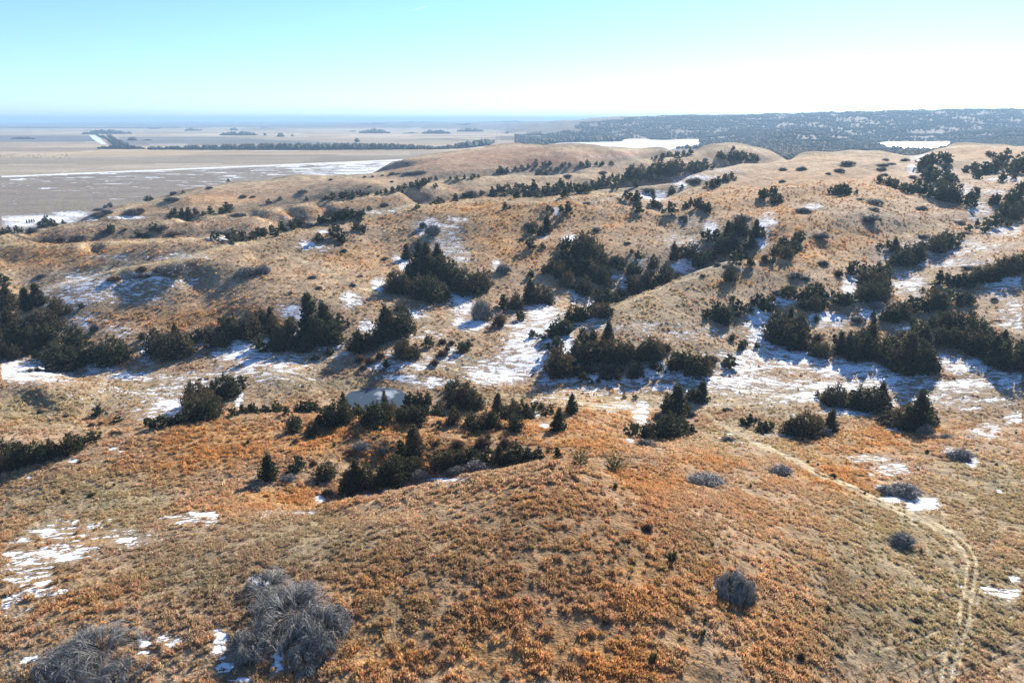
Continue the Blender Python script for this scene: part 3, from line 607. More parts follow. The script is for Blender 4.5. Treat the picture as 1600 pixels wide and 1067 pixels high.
# ---- bare shrubs: arching stems that fork and droop
def twig_arrays(n, seed, droop=.5, spread=1.0, w=.012, seg=4, kink=.06, comb=None):
    """dome of unit radius (x, y) and unit height"""
    g = np.random.default_rng(seed)
    nst = max(6, n // 40); stem = g.normal(size=(nst, 2)) * .30
    k = g.integers(0, nst, n); a = g.uniform(0, 6.283, n); r1 = np.sqrt(g.uniform(.02, 1, n)) * spread
    if comb:
        stem = g.normal(size=(nst, 2)) * .42; ak = np.arctan2(stem[:, 1], stem[:, 0]) + g.normal(size=nst) * .8
        a = ak[k] + g.normal(size=n) * comb; r1 = g.uniform(.35, 1.0, n)
    ex = np.stack([r1 * np.cos(a), r1 * np.sin(a)], 1) * .75 + stem[k] * .9
    rr = np.hypot(ex[:, 0], ex[:, 1]); lim = np.maximum(1, rr / (g.uniform(.80, 1.06, n) * (1 + .14 * np.sin(3 * np.arctan2(ex[:, 1], ex[:, 0]) + seed)))); ex /= lim[:, None]; rr = np.hypot(ex[:, 0], ex[:, 1])
    top = np.sqrt(np.clip(1.05 - rr ** 2 * .9, .05, 1)) * g.uniform(.45, 1.0, n) * g.uniform(.55, 1.05, nst)[k]
    s = np.linspace(0, 1, seg + 1)[None, :, None]
    p0 = np.concatenate([stem[k], np.zeros((n, 1))], 1)[:, None]; pm = np.concatenate([stem[k] * .6 + ex * .45, (top * 1.25)[:, None]], 1)[:, None]; p1 = np.concatenate([ex, (top * (1 - droop * rr))[:, None]], 1)[:, None]
    P = (1 - s) ** 2 * p0 + 2 * s * (1 - s) * pm + s ** 2 * p1
    P[:, 1:] += np.cumsum(g.normal(size=(n, seg, 3)), 1) * kink * .6
    P[..., 2] = np.maximum(P[..., 2], 0.0)
    T = np.gradient(P, axis=1); T /= np.maximum(np.linalg.norm(T, axis=2, keepdims=True), 1e-6)
    side = np.cross(T, g.normal(size=(n, 1, 3))); side /= np.maximum(np.linalg.norm(side, axis=2, keepdims=True), 1e-6)
    ww = w * g.uniform(.6, 1.4, (n, 1, 1)) * np.linspace(1.25, .35, seg + 1)[None, :, None]
    V = np.stack([P + side * ww, P - side * ww], 2).reshape(n, -1, 3)
    i = np.arange(n)[:, None, None] * (2 * (seg + 1)); q = np.arange(seg)[None, :, None] * 2
    F = np.concatenate([i + q + np.array([0, 1, 3]), i + q + np.array([0, 3, 2])], 1).reshape(-1, 3)
    var = np.repeat(np.clip(g.normal(.45, .28, n), 0, 1), 2 * (seg + 1))
    return V.reshape(-1, 3), F, var
def twig_mesh(name, mat, *a, **k):
    v, f, var = twig_arrays(*a, **k); return np_mesh(name, v, f, mat, False, {"var": ('FLOAT', var)})
def stems_mesh(seed, n=14):
    g = np.random.default_rng(seed); Vs, Fs = np.zeros((0, 3)), np.zeros((0, 3), int)
    for k in range(n):
        a = g.uniform(0, 6.28); r = g.uniform(.05, .45); x, y = r * math.cos(a), r * math.sin(a)
        v, f = tube([(x, y, -.1), (x * 1.3, y * 1.3, .25), (x * 1.7, y * 1.7, .62)], [.022, .014, .005], 4)
        Fs = np.concatenate([Fs, f + len(Vs)]); Vs = np.concatenate([Vs, v])
    return np_mesh("stems", Vs, Fs, BARK, True)
STEMS = [stems_mesh(3), stems_mesh(4)]
BARE = [twig_mesh("twigs", TWIG_FAR, 800, 20 + k, droop=.15, w=.020, seg=3, kink=.11) for k in range(4)]
BARE_MID = [twig_mesh("twigs", TWIG, 1000, 30 + k, droop=.15, w=.014, seg=4, kink=.10) for k in range(3)]
SCRUB = [twig_mesh("twigs", BROWN, 620, 40 + k, droop=.1, w=.024, seg=3) for k in range(3)]
WISPY = [twig_mesh("twigs", TWIG_FAR, 520, 50 + k, droop=.0, w=.014, seg=3, spread=.8) for k in range(2)]

# ================================================================ where each plant stands
ZO = {'A1': (0, 160), 'A2': (400, 160), 'A3': (800, 160), 'A4': (1200, 160), 'B1': (0, 400), 'B2': (400, 400), 'B3': (800, 400), 'B4': (1200, 400),
      'C1': (0, 560), 'C2': (400, 560), 'C3': (800, 560), 'C4': (1200, 560), 'D1': (0, 797), 'D2': (400, 797), 'D3': (800, 797), 'D4': (1200, 797)}
ZS = 3.9525
TREES = [
 ('B1', 'cedar wood left of snowy bank', "20 180 75,240 300 130 c,170 330 140 c,50 330 150 c,350 360 110 r,420 355 50 r,60 470 150 c,150 500 170 r,250 470 150 r,330 450 130 r,30 560 150 r,120 580 160 c,220 560 160 r,310 540 130 r,30 620 110 d,100 630 100 d,190 600 90 r"),
 ('B1', 'dark clump over blue shaded snow', "470 560 150 d,380 700 170 d,340 640 110 r,450 690 140 r,530 660 120 r,600 640 110 r,690 660 175 d,765 640 120 r,640 650 110 r,230 632 52 r,232 715 34 r"),
 ('B1', 'domed clump beside the snow gap', "970 600 150 d,1060 620 190 d,1150 610 150 r,1090 560 140 c,960 520 80 r,1320 560 110 r,1240 520 80 r,1380 560 90 r,1290 500 60 r"),
 ('B1', 'row left of the twin-peaked cedars', "1450 500 150 r,1390 460 90 r,1530 510 130 r,1570 470 120 r"),
 ('B2', 'row left of the twin-peaked cedars', "20 570 80 r,30 420 90 r,90 410 95 c,110 470 110 r,150 580 140 r,120 560 110 r,220 460 90 r,200 540 130 r,300 585 100 d,260 570 70 d"),
 ('B2', 'twin-peaked cedar clump on the slope', "350 480 240 c,440 480 210 c,400 540 180 r,480 545 150 r,330 500 130 r,520 430 70 r,455 612 55 s"),
 ('B2', 'round cedar clump beside the track', "820 510 200 c,900 490 170 r,790 500 140 r,930 460 100 r"),
 ('B2', 'spiky cedars left of round clump', "640 590 150 s,610 585 110 s,695 580 120 s,740 560 60 s"),
 ('B2', 'cedars above the pond bank', "920 630 130 r,890 600 90 r,980 620 90 r,1070 560 70 s,1270 590 65 r,1310 565 50 r,800 700 60 d"),
 ('B2', 'tall cedars on the middle hillside', "950 140 100 r,930 20 90 c,1010 110 210 c,1060 150 230 c,1130 100 170 c,1140 160 160 r,1200 150 130 r,1060 50 110 c"),
 ('B2', 'dark lower cedars of middle hillside', "860 220 140 r,930 230 110 r,1010 250 130 r,1080 270 160 d,1160 260 100 r,1190 180 130 r,1250 200 130 r,1300 230 160 d,1370 220 140 r,1410 200 110 r,1530 320 85 r"),
 ('B3', 'trio above the small snow patch', "20 325 110 r,110 290 150 c,165 285 110 r,225 290 100 r"),
 ('B3', 'cedar mass above the snowy draw', "240 100 90 s,200 110 60 r,290 130 100 r,340 190 110 r,360 110 110 d,430 120 120 r,500 150 110 r,560 170 110 r,450 240 120 d,415 220 80 r,590 130 70 r,480 60 90 r"),
 ('A3', 'big round cedars on the draw', "430 930 130 d,470 965 160 d,400 960 100 r,330 920 90 r,300 1000 80 r,480 1060 120 d,560 1010 100 r,540 930 60 r"),
 ('B3', 'row right of the cedar mass', "670 90 80 c,740 115 80 r,785 110 50 r,630 60 60 r"),
 ('B3', 'cedars along the draw head', "945 160 125 d,825 190 100 r,760 220 100 r,855 180 90 r,722 230 60 r,670 250 50 r"),
 ('B3', 'cedars lining the snowy draw', "590 290 90 d,640 290 70 r,540 290 80 r,560 375 100 d,500 370 80 r,590 370 70 r,390 400 110 r,440 390 100 r,350 400 70 r,290 480 110 r,255 490 80 r,330 480 90 r"),
 ('B3', 'little cedars on the snow flat', "125 500 50 c,195 515 40 c,152 500 24 r"),
 ('B3', 'cedars left of the cut bank', "250 610 90 r,290 740 190 r,250 700 110 r,340 700 100 r"),
 ('B3', 'large clump on the valley knoll', "400 640 130 r,460 650 140 d,520 640 130 r,440 560 90 r,590 530 125 c,560 610 110 r,610 640 140 r,680 650 130 d,725 620 100 r,500 520 70 r"),
 ('B3', 'pair at the knoll right end', "840 640 150 d,800 640 110 r,890 620 110 r"),
 ('B3', 'cedars over the blue cut bank', "1010 690 110 r,1050 670 80 r,1130 735 150 d,1090 700 110 r,1185 720 120 r"),
 ('B3', 'small cedars under the cut bank', "760 745 100 r,870 700 60 r,915 720 60 r,560 760 50 r,600 765 50 r,650 765 70 r,440 770 60 r,405 740 70 r"),
 ('B3', 'little cedars by the right track', "1345 690 80 n,1415 580 60 r,1507 570 40 r,1360 520 40 r,1396 340 70 n,1398 380 40 r"),
 ('B3', 'small clump on the tan slope', "1290 400 110 r,1325 390 80 r,1205 385 60 r,1262 380 60 r"),
 ('B3', 'single cedar on the red slope', "1345 150 95 d"),
 ('B3', 'clump by the narrow snow pocket', "1530 320 90 r,1490 300 60 r,1575 330 80 r"),
 ('B4', 'clump left of the snowy lane', "530 115 90 r,600 100 60 r,600 180 110 r,670 150 110 r,722 140 100 r,600 270 130 d,655 275 120 d,710 250 110 r,690 200 110 r"),
 ('B4', 'row above the tan terrace', "130 260 90 c,190 270 70 r,240 260 80 c,290 240 80 c,330 230 50 r,280 330 100 r,330 320 70 r,220 330 60 r,430 300 80 r,480 300 80 r,512 290 40 r"),
 ('B4', 'pointed clump left of shaded snow', "50 480 140 r,40 530 130 r,130 430 110 c,110 540 130 r,190 490 150 r,210 570 120 c,150 580 110 r,240 530 60 r"),
 ('B4', 'long cedar wall above shaded snow', "320 620 110 d,280 590 70 r,360 600 60 r,450 590 130 c,430 560 90 r,530 630 160 r,490 600 130 c,600 640 150 c,570 560 120 r,640 490 115 c,630 580 150 c,700 640 140 r"),
 ('B4', 'great wedge of cedars at right', "780 690 180 r,850 720 250 c,920 700 200 r,980 710 160 r,800 600 150 r,740 600 110 r,930 530 150 r,960 570 140 c"),
 ('B4', 'upper cedars behind the great wedge', "760 400 110 s,825 380 110 r,720 400 70 r,880 340 90 r,935 330 80 r,1010 320 120 r,1060 330 110 r,1130 290 90 r,1215 300 80 r,1080 440 110 r,1150 450 120 r,1000 450 80 r"),
 ('B4', 'dark right arm of the wedge', "1230 480 150 r,1060 540 110 r,1130 560 120 r,1200 560 140 r,1290 540 170 r,1280 600 150 r,1340 620 150 r,1390 660 190 c,1460 690 200 r,1440 590 130 c,1340 500 90 r,1570 690 150 r,1560 570 60 r"),
 ('B4', 'cedar row below the snowy strip', "1050 170 80 r,1110 190 80 r,1190 190 90 r,1240 190 80 r,1280 160 100 r,1330 150 100 r,1390 150 100 r,1440 120 120 r,1500 110 120 r,1560 80 110 r,1020 230 50 r,1410 160 60 r"),
 ('C4', 'clump in the middle right valley', "410 290 140 d,360 270 110 r,300 240 40 r,450 280 100 r,560 310 150 r,640 320 150 d,690 300 150 c,520 280 90 r,720 310 90 r"),
 ('C4', 'broad clump on the tan rise', "230 480 170 d,170 470 130 r,130 460 110 r,290 470 130 r,380 450 135 c"),
 ('C4', 'spired clump beside the orange rise', "690 400 60 r,780 410 110 d,850 430 170 d,915 440 230 c,960 410 160 r,740 400 90 r,10 440 60 r"),
 ('C3', 'lone cedars on the orange shoulder', "365 340 130 c,285 450 150 c"),
 ('C3', 'little cedars beside the pond trees', "140 320 60 c,180 330 60 c,205 360 60 r"),
 ('C3', 'right end of the pond trees', "60 380 140 s,10 360 120 r,20 440 115 r,100 370 80 r"),
 ('C3', 'cedar clump in the side gully', "1010 350 195 c,970 330 130 r,1060 340 100 r,1040 450 110 r,970 490 160 d,900 470 90 r,850 480 100 r,735 480 90 n,810 490 80 r,1055 440 80 r"),
 ('C3', 'cedars at the track bend', "1165 270 140 c,1120 260 80 r,1465 410 70 r,1420 400 40 r,1505 390 30 r,1560 450 70 r,760 250 30 r"),
 ('C3', 'bright bushes on the dome crest', "420 655 105 b,630 692 110 b,275 615 70 b,165 625 80 b"),
 ('C3', 'right end of gully trees', "30 625 125 r,95 625 80 r"),
 ('C2', 'orange ridge before the pond', "240 450 110 r,390 420 80 c,350 475 100 r,740 450 45 r,1130 425 50 r,1355 452 75 n,1015 430 32 r"),
 ('C2', 'dense pond trees, left half', "490 410 150 r,440 400 120 r,540 310 95 c,560 390 120 r,625 360 90 r,740 402 150 d,690 390 110 r,805 380 110 r,800 310 115 n,840 360 100 r"),
 ('C2', 'dense pond trees, right half', "900 385 100 r,960 390 120 d,1010 390 110 r,1060 285 95 s,1000 290 100 s,950 290 85 s,1120 370 110 r,1050 360 80 r,1220 400 120 r,1240 290 185 r,1300 300 160 r,1190 230 80 r,1360 320 130 r,1330 410 110 d,1420 420 120 d,1465 420 110 r,1490 330 115 c,1540 380 110 r"),
 ('C2', 'brownish row left of pond', "130 340 80 r,60 340 60 r,190 350 60 d,280 330 75 r,330 330 80 s,370 330 60 r"),
 ('C2', 'gully behind the dome hill', "980 592 190 c,80 740 170 c,265 680 85 r,430 732 115 d,890 585 85 r"),
 ('C2', 'big cedars down the gully', "620 805 195 c,580 820 150 r,680 800 160 r,860 775 190 r,920 745 150 r,815 775 140 r,1000 700 110 r"),
 ('C2', 'shaded cedars above the dome', "1130 680 130 r,1200 655 110 r,1265 645 100 r,1335 630 90 r,1500 655 125 c,1440 640 90 r,1560 655 95 r"),
 ('C1', 'olive cedar hedge behind left ridge', "60 660 170 d,150 660 150 r,250 640 145 r,20 700 120 r,130 670 130 r,330 610 120 r,420 590 115 d,460 570 130 r,575 520 80 r,280 610 100 r"),
 ('C1', 'tall clump at valley narrows', "1200 300 170 r,1260 340 210 r,1230 380 170 d,1310 350 140 r,1320 240 100 c,1290 380 140 r,1400 240 145 r,1435 230 125 r,1490 160 60 r,1505 190 35 r"),
 ('C1', 'low hedge under the narrows clump', "940 430 60 r,1000 420 80 r,1060 410 60 r,1120 400 70 r,1180 392 75 r"),
 ('C1', 'dark bush alone on valley grass', "610 358 75 d"),
 ('C1', 'low bushes right of narrows clump', "1440 360 60 d,1500 350 70 d,1560 340 70 d"),
 ('A1', 'scattered cedars on first left ridge', "690 805 55 r,950 795 55 r,850 830 45 r,905 835 30 r,1440 862 78 r,1500 858 70 r,1560 855 60 r"),
 ('A1', 'clumps on second left ridge', "1130 715 60 r,1170 712 62 c,1210 695 45 r,1300 690 48 r,1400 680 62 r,1370 685 40 r,1430 665 40 r,1080 700 50 r,1050 715 30 r"),
 ('A1', 'cedars at the plain edge', "910 612 35 r,930 606 30 r,290 770 70 c,330 770 50 r,260 775 45 r,390 750 25 r,60 810 45 r,20 812 35 r,110 805 45 r,650 655 22 r,1410 490 20 r,1060 575 22 r,1130 560 16 r"),
 ('A2', 'hedge row below left ridge crest', "20 822 55 r,50 830 60 r,100 805 50 r,160 795 58 c,220 775 52 r,270 765 50 r,390 752 55 r,430 742 50 r,480 742 45 r,520 727 60 r,560 717 70 r,600 712 52 r,640 707 42 r"),
 ('A2', 'clump casting long hillside shadow', "380 862 50 r,480 842 75 r,530 852 60 r,620 792 50 r,660 792 40 r,500 800 45 r"),
 ('A2', 'dots along second ridge crest', "700 668 30 r,1000 652 30 r,1130 622 42 r,1100 632 25 r,1230 607 42 r,1300 592 42 r,1330 582 36 r,1390 572 30 r"),
 ('A2', 'long cedar row on third ridge', "475 602 48 c,530 592 42 r,560 594 48 r,600 588 42 r,640 582 42 r,690 577 32 r,750 572 26 r,800 562 32 r,840 556 36 r,880 547 32 r,920 537 36 r,960 527 38 r,1000 517 42 r,1040 507 42 r,1070 497 32 r,1110 482 26 r"),
 ('A2', 'short row right of long row', "1200 477 22 r,1240 477 24 r,1290 472 26 r,1340 471 32 r,1375 466 22 r,1510 442 48 r,1550 437 36 r,1490 437 26 r,310 607 28 r,80 627 32 r,150 602 22 r"),
 ('A2', 'dark draw left end', "1460 572 50 r,1500 562 55 r,1550 572 70 r,1535 660 42 r"),
 ('A3', 'dark draw, left part', "30 592 52 r,90 582 72 r,130 562 82 c,160 592 62 r,60 545 50 r,220 582 82 r,270 572 72 r,330 588 62 r,360 562 72 r,300 525 55 r"),
 ('A3', 'dark draw, middle part', "410 562 62 c,450 552 62 r,500 542 62 c,540 532 62 r,590 522 62 r,640 522 62 r,680 512 62 r,760 525 52 r"),
 ('A3', 'dark draw, tall right part', "740 485 102 r,790 475 92 r,850 482 82 r,880 442 72 c,920 445 92 r,970 455 92 r,1010 432 92 r,1050 442 72 r,1100 432 72 c,1140 422 62 c,1190 412 52 r,1240 412 36 r,900 492 42 r"),
 ('A3', 'thin rows on the far ridge', "20 422 26 r,60 412 28 r,100 407 28 r,150 402 30 r,200 397 36 r,230 387 26 r,170 447 36 r,210 442 30 r,240 427 26 r,275 422 22 r,310 397 26 r,355 397 26 r,430 402 36 r,465 397 42 r,520 392 26 r,560 387 26 r,610 382 22 r"),
 ('A3', 'trees over the lake-side ridge', "890 352 26 r,930 347 36 r,970 337 36 r,1020 337 36 r,1060 332 36 r,1100 318 30 r"),
 ('A3', 'dark clump by the far knoll', "1290 342 42 c,1340 362 52 r,1380 362 66 r,1420 362 62 r,1470 367 56 r,1500 362 42 r"),
 ('A3', 'saddle below the dark draw', "985 578 62 c,1050 532 26 r,620 546 24 r,830 563 32 s,865 573 36 s"),
 ('A3', 'long thicket by the snow strip', "1200 517 32 r,1230 518 42 r,1270 512 52 r,1320 492 52 r,1355 472 42 r"),
 ('A3', 'cedars on the big orange hill', "340 690 75 d,300 682 48 r,215 800 102 c,130 800 60 r,170 822 52 r,110 905 66 r"),
 ('A3', 'scattered cedars on crest hollow', "715 602 62 c,770 607 62 r,780 680 62 r,870 645 56 r,900 652 42 r,980 692 76 d,1100 642 52 c,1150 652 62 s,1210 682 62 r,1180 662 42 r"),
 ('A3', 'upper clump on the snowy gully', "1200 852 72 r,1260 832 52 r,1330 832 92 c,1400 805 110 r,1290 932 112 r,1350 902 102 r,1430 832 72 r,1500 835 110 c,1530 832 72 s,1460 912 82 r,1380 992 82 d,1140 1022 82 r,1215 982 82 r,1430 972 72 r"),
 ('A3', 'lower clump of the snowy gully', "1000 972 102 c,1110 952 92 r,1050 962 82 c,780 972 58 r,870 1022 92 r,1560 985 48 c,1550 592 62 r"),
 ('A4', 'trees on the right orange hill', "40 580 62 r,60 622 62 r,20 562 42 r,420 562 50 r,460 577 77 c,490 572 52 r"),
 ('A4', 'sloping row above the right valley', "685 492 42 r,740 512 52 r,780 522 52 r,830 547 52 r,870 562 42 r"),
 ('A4', 'thick strip on the snowy draw', "930 432 52 r,960 402 72 c,1000 392 82 d,1060 372 66 c,1100 382 72 r,1000 472 82 r,1040 502 82 r,1090 482 62 r,1120 502 62 r,920 542 72 r,960 572 82 r,1000 582 62 r,1080 602 122 d,1140 612 112 r,1170 612 62 r,1060 562 82 r"),
 ('A4', 'end of the strip on the draw', "1240 642 82 r,1275 572 52 r,1250 602 52 r"),
 ('A4', 'far right hilltop clump', "1220 432 42 r,1270 442 56 r,1330 442 72 r,1390 432 82 r,1430 402 82 r,1470 362 72 r,1440 492 62 c,1500 442 82 r,1550 442 82 r,1360 332 32 c,1300 472 52 r,1560 382 72 r"),
 ('A4', 'cedar wood at far right slope', "1400 622 62 r,1480 642 82 r,1530 602 102 r,1450 702 92 r,1520 722 102 r,1572 682 92 r,1340 802 62 r,1390 772 82 r,1430 752 62 r,1580 542 62 r"),
 ('A4', 'left clump on the right hillside', "50 952 92 r,110 962 102 d,150 932 82 r,190 862 72 d,165 900 60 r,90 890 60 r,30 1000 50 r"),
 ('A4', 'triangular clump in the right valley', "780 922 92 c,830 1002 120 r,890 962 102 d,930 972 92 r,780 1012 82 r,740 905 55 r"),
 ('A4', 'round clump above the valley snow', "1040 922 112 r,1090 902 112 d,1130 892 82 r,1010 902 62 r"),
]
SHRUBS = [
 ('A4', 'upper right orange hill', "95 425 72 36,212 420 72 34,500 388 112 38,445 430 82 36,375 445 40 18,92 497 52 30,850 365 66 32"),
 ('A4', 'row beside the hilltop strip', "730 362 55 22,766 388 60 24,715 395 82 24,712 420 82 26,722 458 66 30,900 470 66 28"),
 ('A4', 'right hillside above the valley', "665 630 135 46,955 668 92 44,640 742 145 62,225 685 130 52,660 668 90 28,1200 752 92 28,965 840 84 34,330 850 125 56,345 1008 85 40,570 605 60 22,1230 812 60 20"),
 ('B4', 'right valley slopes', "185 145 135 56,680 325 135 56 m,560 405 115 46,60 235 80 30,340 60 82 42,1250 80 120 34,240 150 60 30,440 130 70 60 o,30 290 60 60 o"),
 ('B4', 'cedar edge above shaded snow', "310 545 100 80 o,300 590 60 50 o,1500 720 60 40,1400 280 50 40"),
 ('C4', 'orange rise on the right', "985 475 120 100 m,1030 500 80 46 m,1112 497 100 46 m,740 330 60 70,1205 628 205 100 m"),
 ('C4', 'foreground right slope', "85 720 195 92 m,330 485 160 95 m"),
 ('C4', 'snowy hollow on the right', "870 862 250 120 m,730 840 140 80 m"),
 ('C3', 'below the bright crest bush', "1215 785 290 85 m,1140 775 150 65 m"),
 ('C3', 'tan slope by the track', "1340 515 105 50,1330 330 80 46,910 380 80 70,1110 360 70 56,830 545 160 66,1310 680 50 24 o,245 690 50 22 o"),
 ('D4', 'foreground near the wheel track', "838 232 190 140 m"),
 ('C2', 'gully behind the dome hill', "190 765 130 66 m,645 575 140 72 m,1010 755 130 105 m,1245 718 130 80 m,1360 690 150 90 m,440 850 90 60 o,1190 720 60 60,780 590 80 50"),
 ('C2', 'gully slopes above the dome', "1000 690 70 40 o,1400 560 150 90 o,1240 560 130 70 o,1110 540 60 40 o,1540 560 110 90 o,560 590 60 30 o,350 660 60 36 o,240 525 60 40 o,730 500 34 22 o,160 395 36 20 o,600 412 44 22 o,1500 440 60 50 o,1430 500 60 46 o"),
 ('B2', 'eroded bank above the pond', "640 660 90 56 o,700 675 90 62 o,765 640 80 66 o,660 705 60 36 o,1150 545 70 46 o,1205 550 60 40 o,1150 625 90 56 o,1100 682 80 56 o,360 648 70 40 o,1180 590 50 40 o"),
 ('B2', 'hillside around the middle track', "40 112 110 92 m,345 140 62 30,385 205 60 26,595 190 52 28,640 130 50 20,800 20 44 20,1525 108 110 86 m,210 235 50 18,1500 440 120 110 o,890 345 110 60 o"),
 ('B2', 'right edge of the tall cedars', "1390 400 150 210 m"),
 ('A2', 'big hillside by the snow patch', "1090 825 130 100 m,1030 780 60 60,540 925 50 30,790 975 50 26"),
 ('A2', 'left ridges and their hollows', "300 770 150 36,470 705 110 50,550 690 120 46,270 735 110 40,790 645 64 34,285 562 84 26,838 495 32 18,430 602 70 26,880 445 40 12,460 482 34 18,1010 442 130 22,945 448 110 20,840 448 46 26,930 386 26 16,670 465 26 16,720 462 26 14,780 455 26 14,700 525 30 16,1090 632 60 20,1320 585 110 50,650 700 60 40"),
 ('A3', 'central orange hill', "520 800 70 40,715 878 56 26,100 775 70 40,60 860 50 34,560 445 66 30,345 465 66 26,1195 362 46 22,1130 500 115 46,460 630 70 20,1430 730 160 50,1060 720 60 30,845 550 90 22"),
 ('B3', 'valley knoll and cut bank', "950 595 110 70 o,1240 670 120 62 o,480 735 130 60 o,580 730 130 56 o,660 725 90 50 o,1010 130 60 30,1180 130 50 20 o,1270 60 60 30"),
 ('A1', 'left ridges near the plain', "600 715 120 46,650 690 90 40,810 700 150 62,860 680 80 40,1050 612 120 34,1290 535 50 20,1070 570 50 26,1460 705 130 34,1500 590 60 30,1560 590 40 24,290 868 110 36,470 865 140 58,370 865 90 36 o,1060 830 110 32 o,1345 815 95 38,190 805 100 40,640 808 80 26,770 795 40 18 o,1000 790 70 40,600 670 80 24"),
 ('A1', 'edge of plain by snowy track', "680 650 44 38 w,165 745 14 24 w,182 743 14 26 w,196 742 14 26 w,210 741 14 26 w"),
 ('B1', 'snowy hillside on the left', "1065 135 220 105 m,985 110 120 60,870 150 130 40,700 165 130 36 o,1520 125 170 80 m,250 135 90 26,870 105 90 46 o,580 470 80 60,420 350 60 40,1000 520 90 60,1350 480 90 60,880 520 80 60 o"),
 ('C1', 'eroded knoll on the left', "560 420 60 30 o,620 415 60 32 o,240 340 40 22 o,400 362 50 16 o,700 480 120 40 o,1560 820 110 46"),
 ('D3', 'dome hill grass', "992 325 105 100 y,1238 225 44 40 y,1182 785 70 66 y,875 950 100 100 y,1198 690 44 42 y,585 705 80 40 o,640 0 50 40 y,1330 25 28 24 y,835 130 100 60 o"),
 ('D4', 'grassy right slope', "378 628 72 50 y,400 875 44 42 y,945 270 50 36 o,210 925 80 60 o,605 500 44 30 y,930 700 80 46 o"),
 ('C1', 'left foreground grass', "385 838 60 46 y,980 555 60 36 y,490 645 40 20 y,555 858 90 36 y,420 880 50 30 y,700 790 40 24 y,1530 530 50 36 y"),
 ('C2', 'orange grass strip before dome', "375 790 50 40 y,480 545 40 30 y,1090 420 30 20 o"),
 ('C3', 'orange right shoulder', "1475 795 40 30 y,1410 805 28 28 o,1560 770 36 18 y,640 805 60 46 y,1330 955 30 24 y"),
 ('C4', 'tan right hillside', "985 585 46 32 y,405 740 60 46 o,1535 465 30 20 y,250 645 40 24 y,310 660 30 20 y,1415 660 36 20 y,600 840 36 24 y"),
]
ORD = "first second third fourth fifth sixth seventh eighth ninth tenth eleventh twelfth thirteenth fourteenth fifteenth sixteenth".split()
def unpack(table, k):
    out = []
    for zone, phrase, txt in table:
        ox, oy = ZO[zone]
        for q in txt.split(','):
            w = q.split(); kd = w[k] if len(w) > k else ''
            v = [float(x) for x in w[:k]]; out.append([phrase, ox + v[0] / ZS, oy + v[1] / ZS] + [x / ZS for x in v[2:]] + [kd])
    return out
SHAPE_WORD = {'c': 'conical', 'r': 'rounded', 'd': 'broad', 'n': 'narrow', 's': 'many-topped', 'b': 'spreading'}
trees = []
for ph, px, py, h, kd in unpack(TREES, 3):
    g = at(px, py)
    if g is None: continue
    if kd == '': kd = rng.choice(list('crrrrdds')) if h > 14 else rng.choice(list('ccrrd'))
    depth = g[1] * CP - g[2] * SP
    H_m = h * depth / FPX / 0.97
    trees.append(dict(ph=ph, px=px, py=py, h=h, kd=kd, loc=g, H=float(np.clip(H_m, .5, 16)), depth=depth))
trees.sort(key=lambda t: -t['h'])
KEEP = 292
single, rest = trees[:KEEP], trees[KEEP:]
by = {}
for t in single: by.setdefault(t['ph'], []).append(t)
def label_rows(items, noun_of, where):
    """a label for each plant of one clump: its look and its place in its row"""
    n = len(items); items = sorted(items, key=lambda t: t['py'])
    nrow = 1 if n <= 6 else 2 if n <= 14 else 3 if n <= 27 else 4
    names = {1: [''], 2: ['back row of ', 'front row of '], 3: ['back row of ', 'middle row of ', 'front row of '], 4: ['back row of ', 'second row of ', 'third row of ', 'front row of ']}[nrow]
    for r in range(nrow):
        row = sorted(items[r * n // nrow:(r + 1) * n // nrow], key=lambda t: t['px']); k = len(row)
        for i, t in enumerate(row):
            if k == 1: o = 'only one in the '
            elif i == 0: o = 'leftmost in the '
            elif i == k - 1: o = 'rightmost in the '
            else: o = ORD[i] + (' from left in the ' if nrow == 1 else ' from left in ')
            if n == 1: t['label'] = noun_of(t).replace('tall ', 'largest ').replace('dark ', 'largest ').replace('small ', 'largest ') + ' ' + (where if where.split()[0] in ('on', 'at', 'above', 'below', 'beside', 'in', 'under', 'alone', 'just') else 'in the ' + where)
            else: t['label'] = noun_of(t) + ', ' + o + names[r] + ('' if names[r] == '' else '') + where
def size_word(t): return 'tall' if t['H'] > 7 else 'small' if t['H'] < 3 else 'dark'
for ph, it in by.items(): label_rows(it, lambda t: size_word(t) + ' ' + SHAPE_WORD[t['kd']] + ' cedar', ph)
for t in single:
    me, wm = KINDS[t['kd']][int(rng.integers(len(KINDS[t['kd']])))]
    x, y, z = t['loc']; Hm = t['H']; wide = rng.uniform(.86, 1.12); Hm *= rng.uniform(1.0, 1.14)
    root = link("cedar_tree", None, loc=(x, y, z - .02 * Hm)); root.rotation_euler = (rng.normal() * .03, rng.normal() * .03, rng.uniform(0, 6.28)); root.scale = (Hm * wide, Hm * wide, Hm)
    tag(root, t['label'], "tree", "cedars scattered over the hills")
    link("crown", me, root); link("trunk", TRUNKS[int(rng.integers(3))], root)
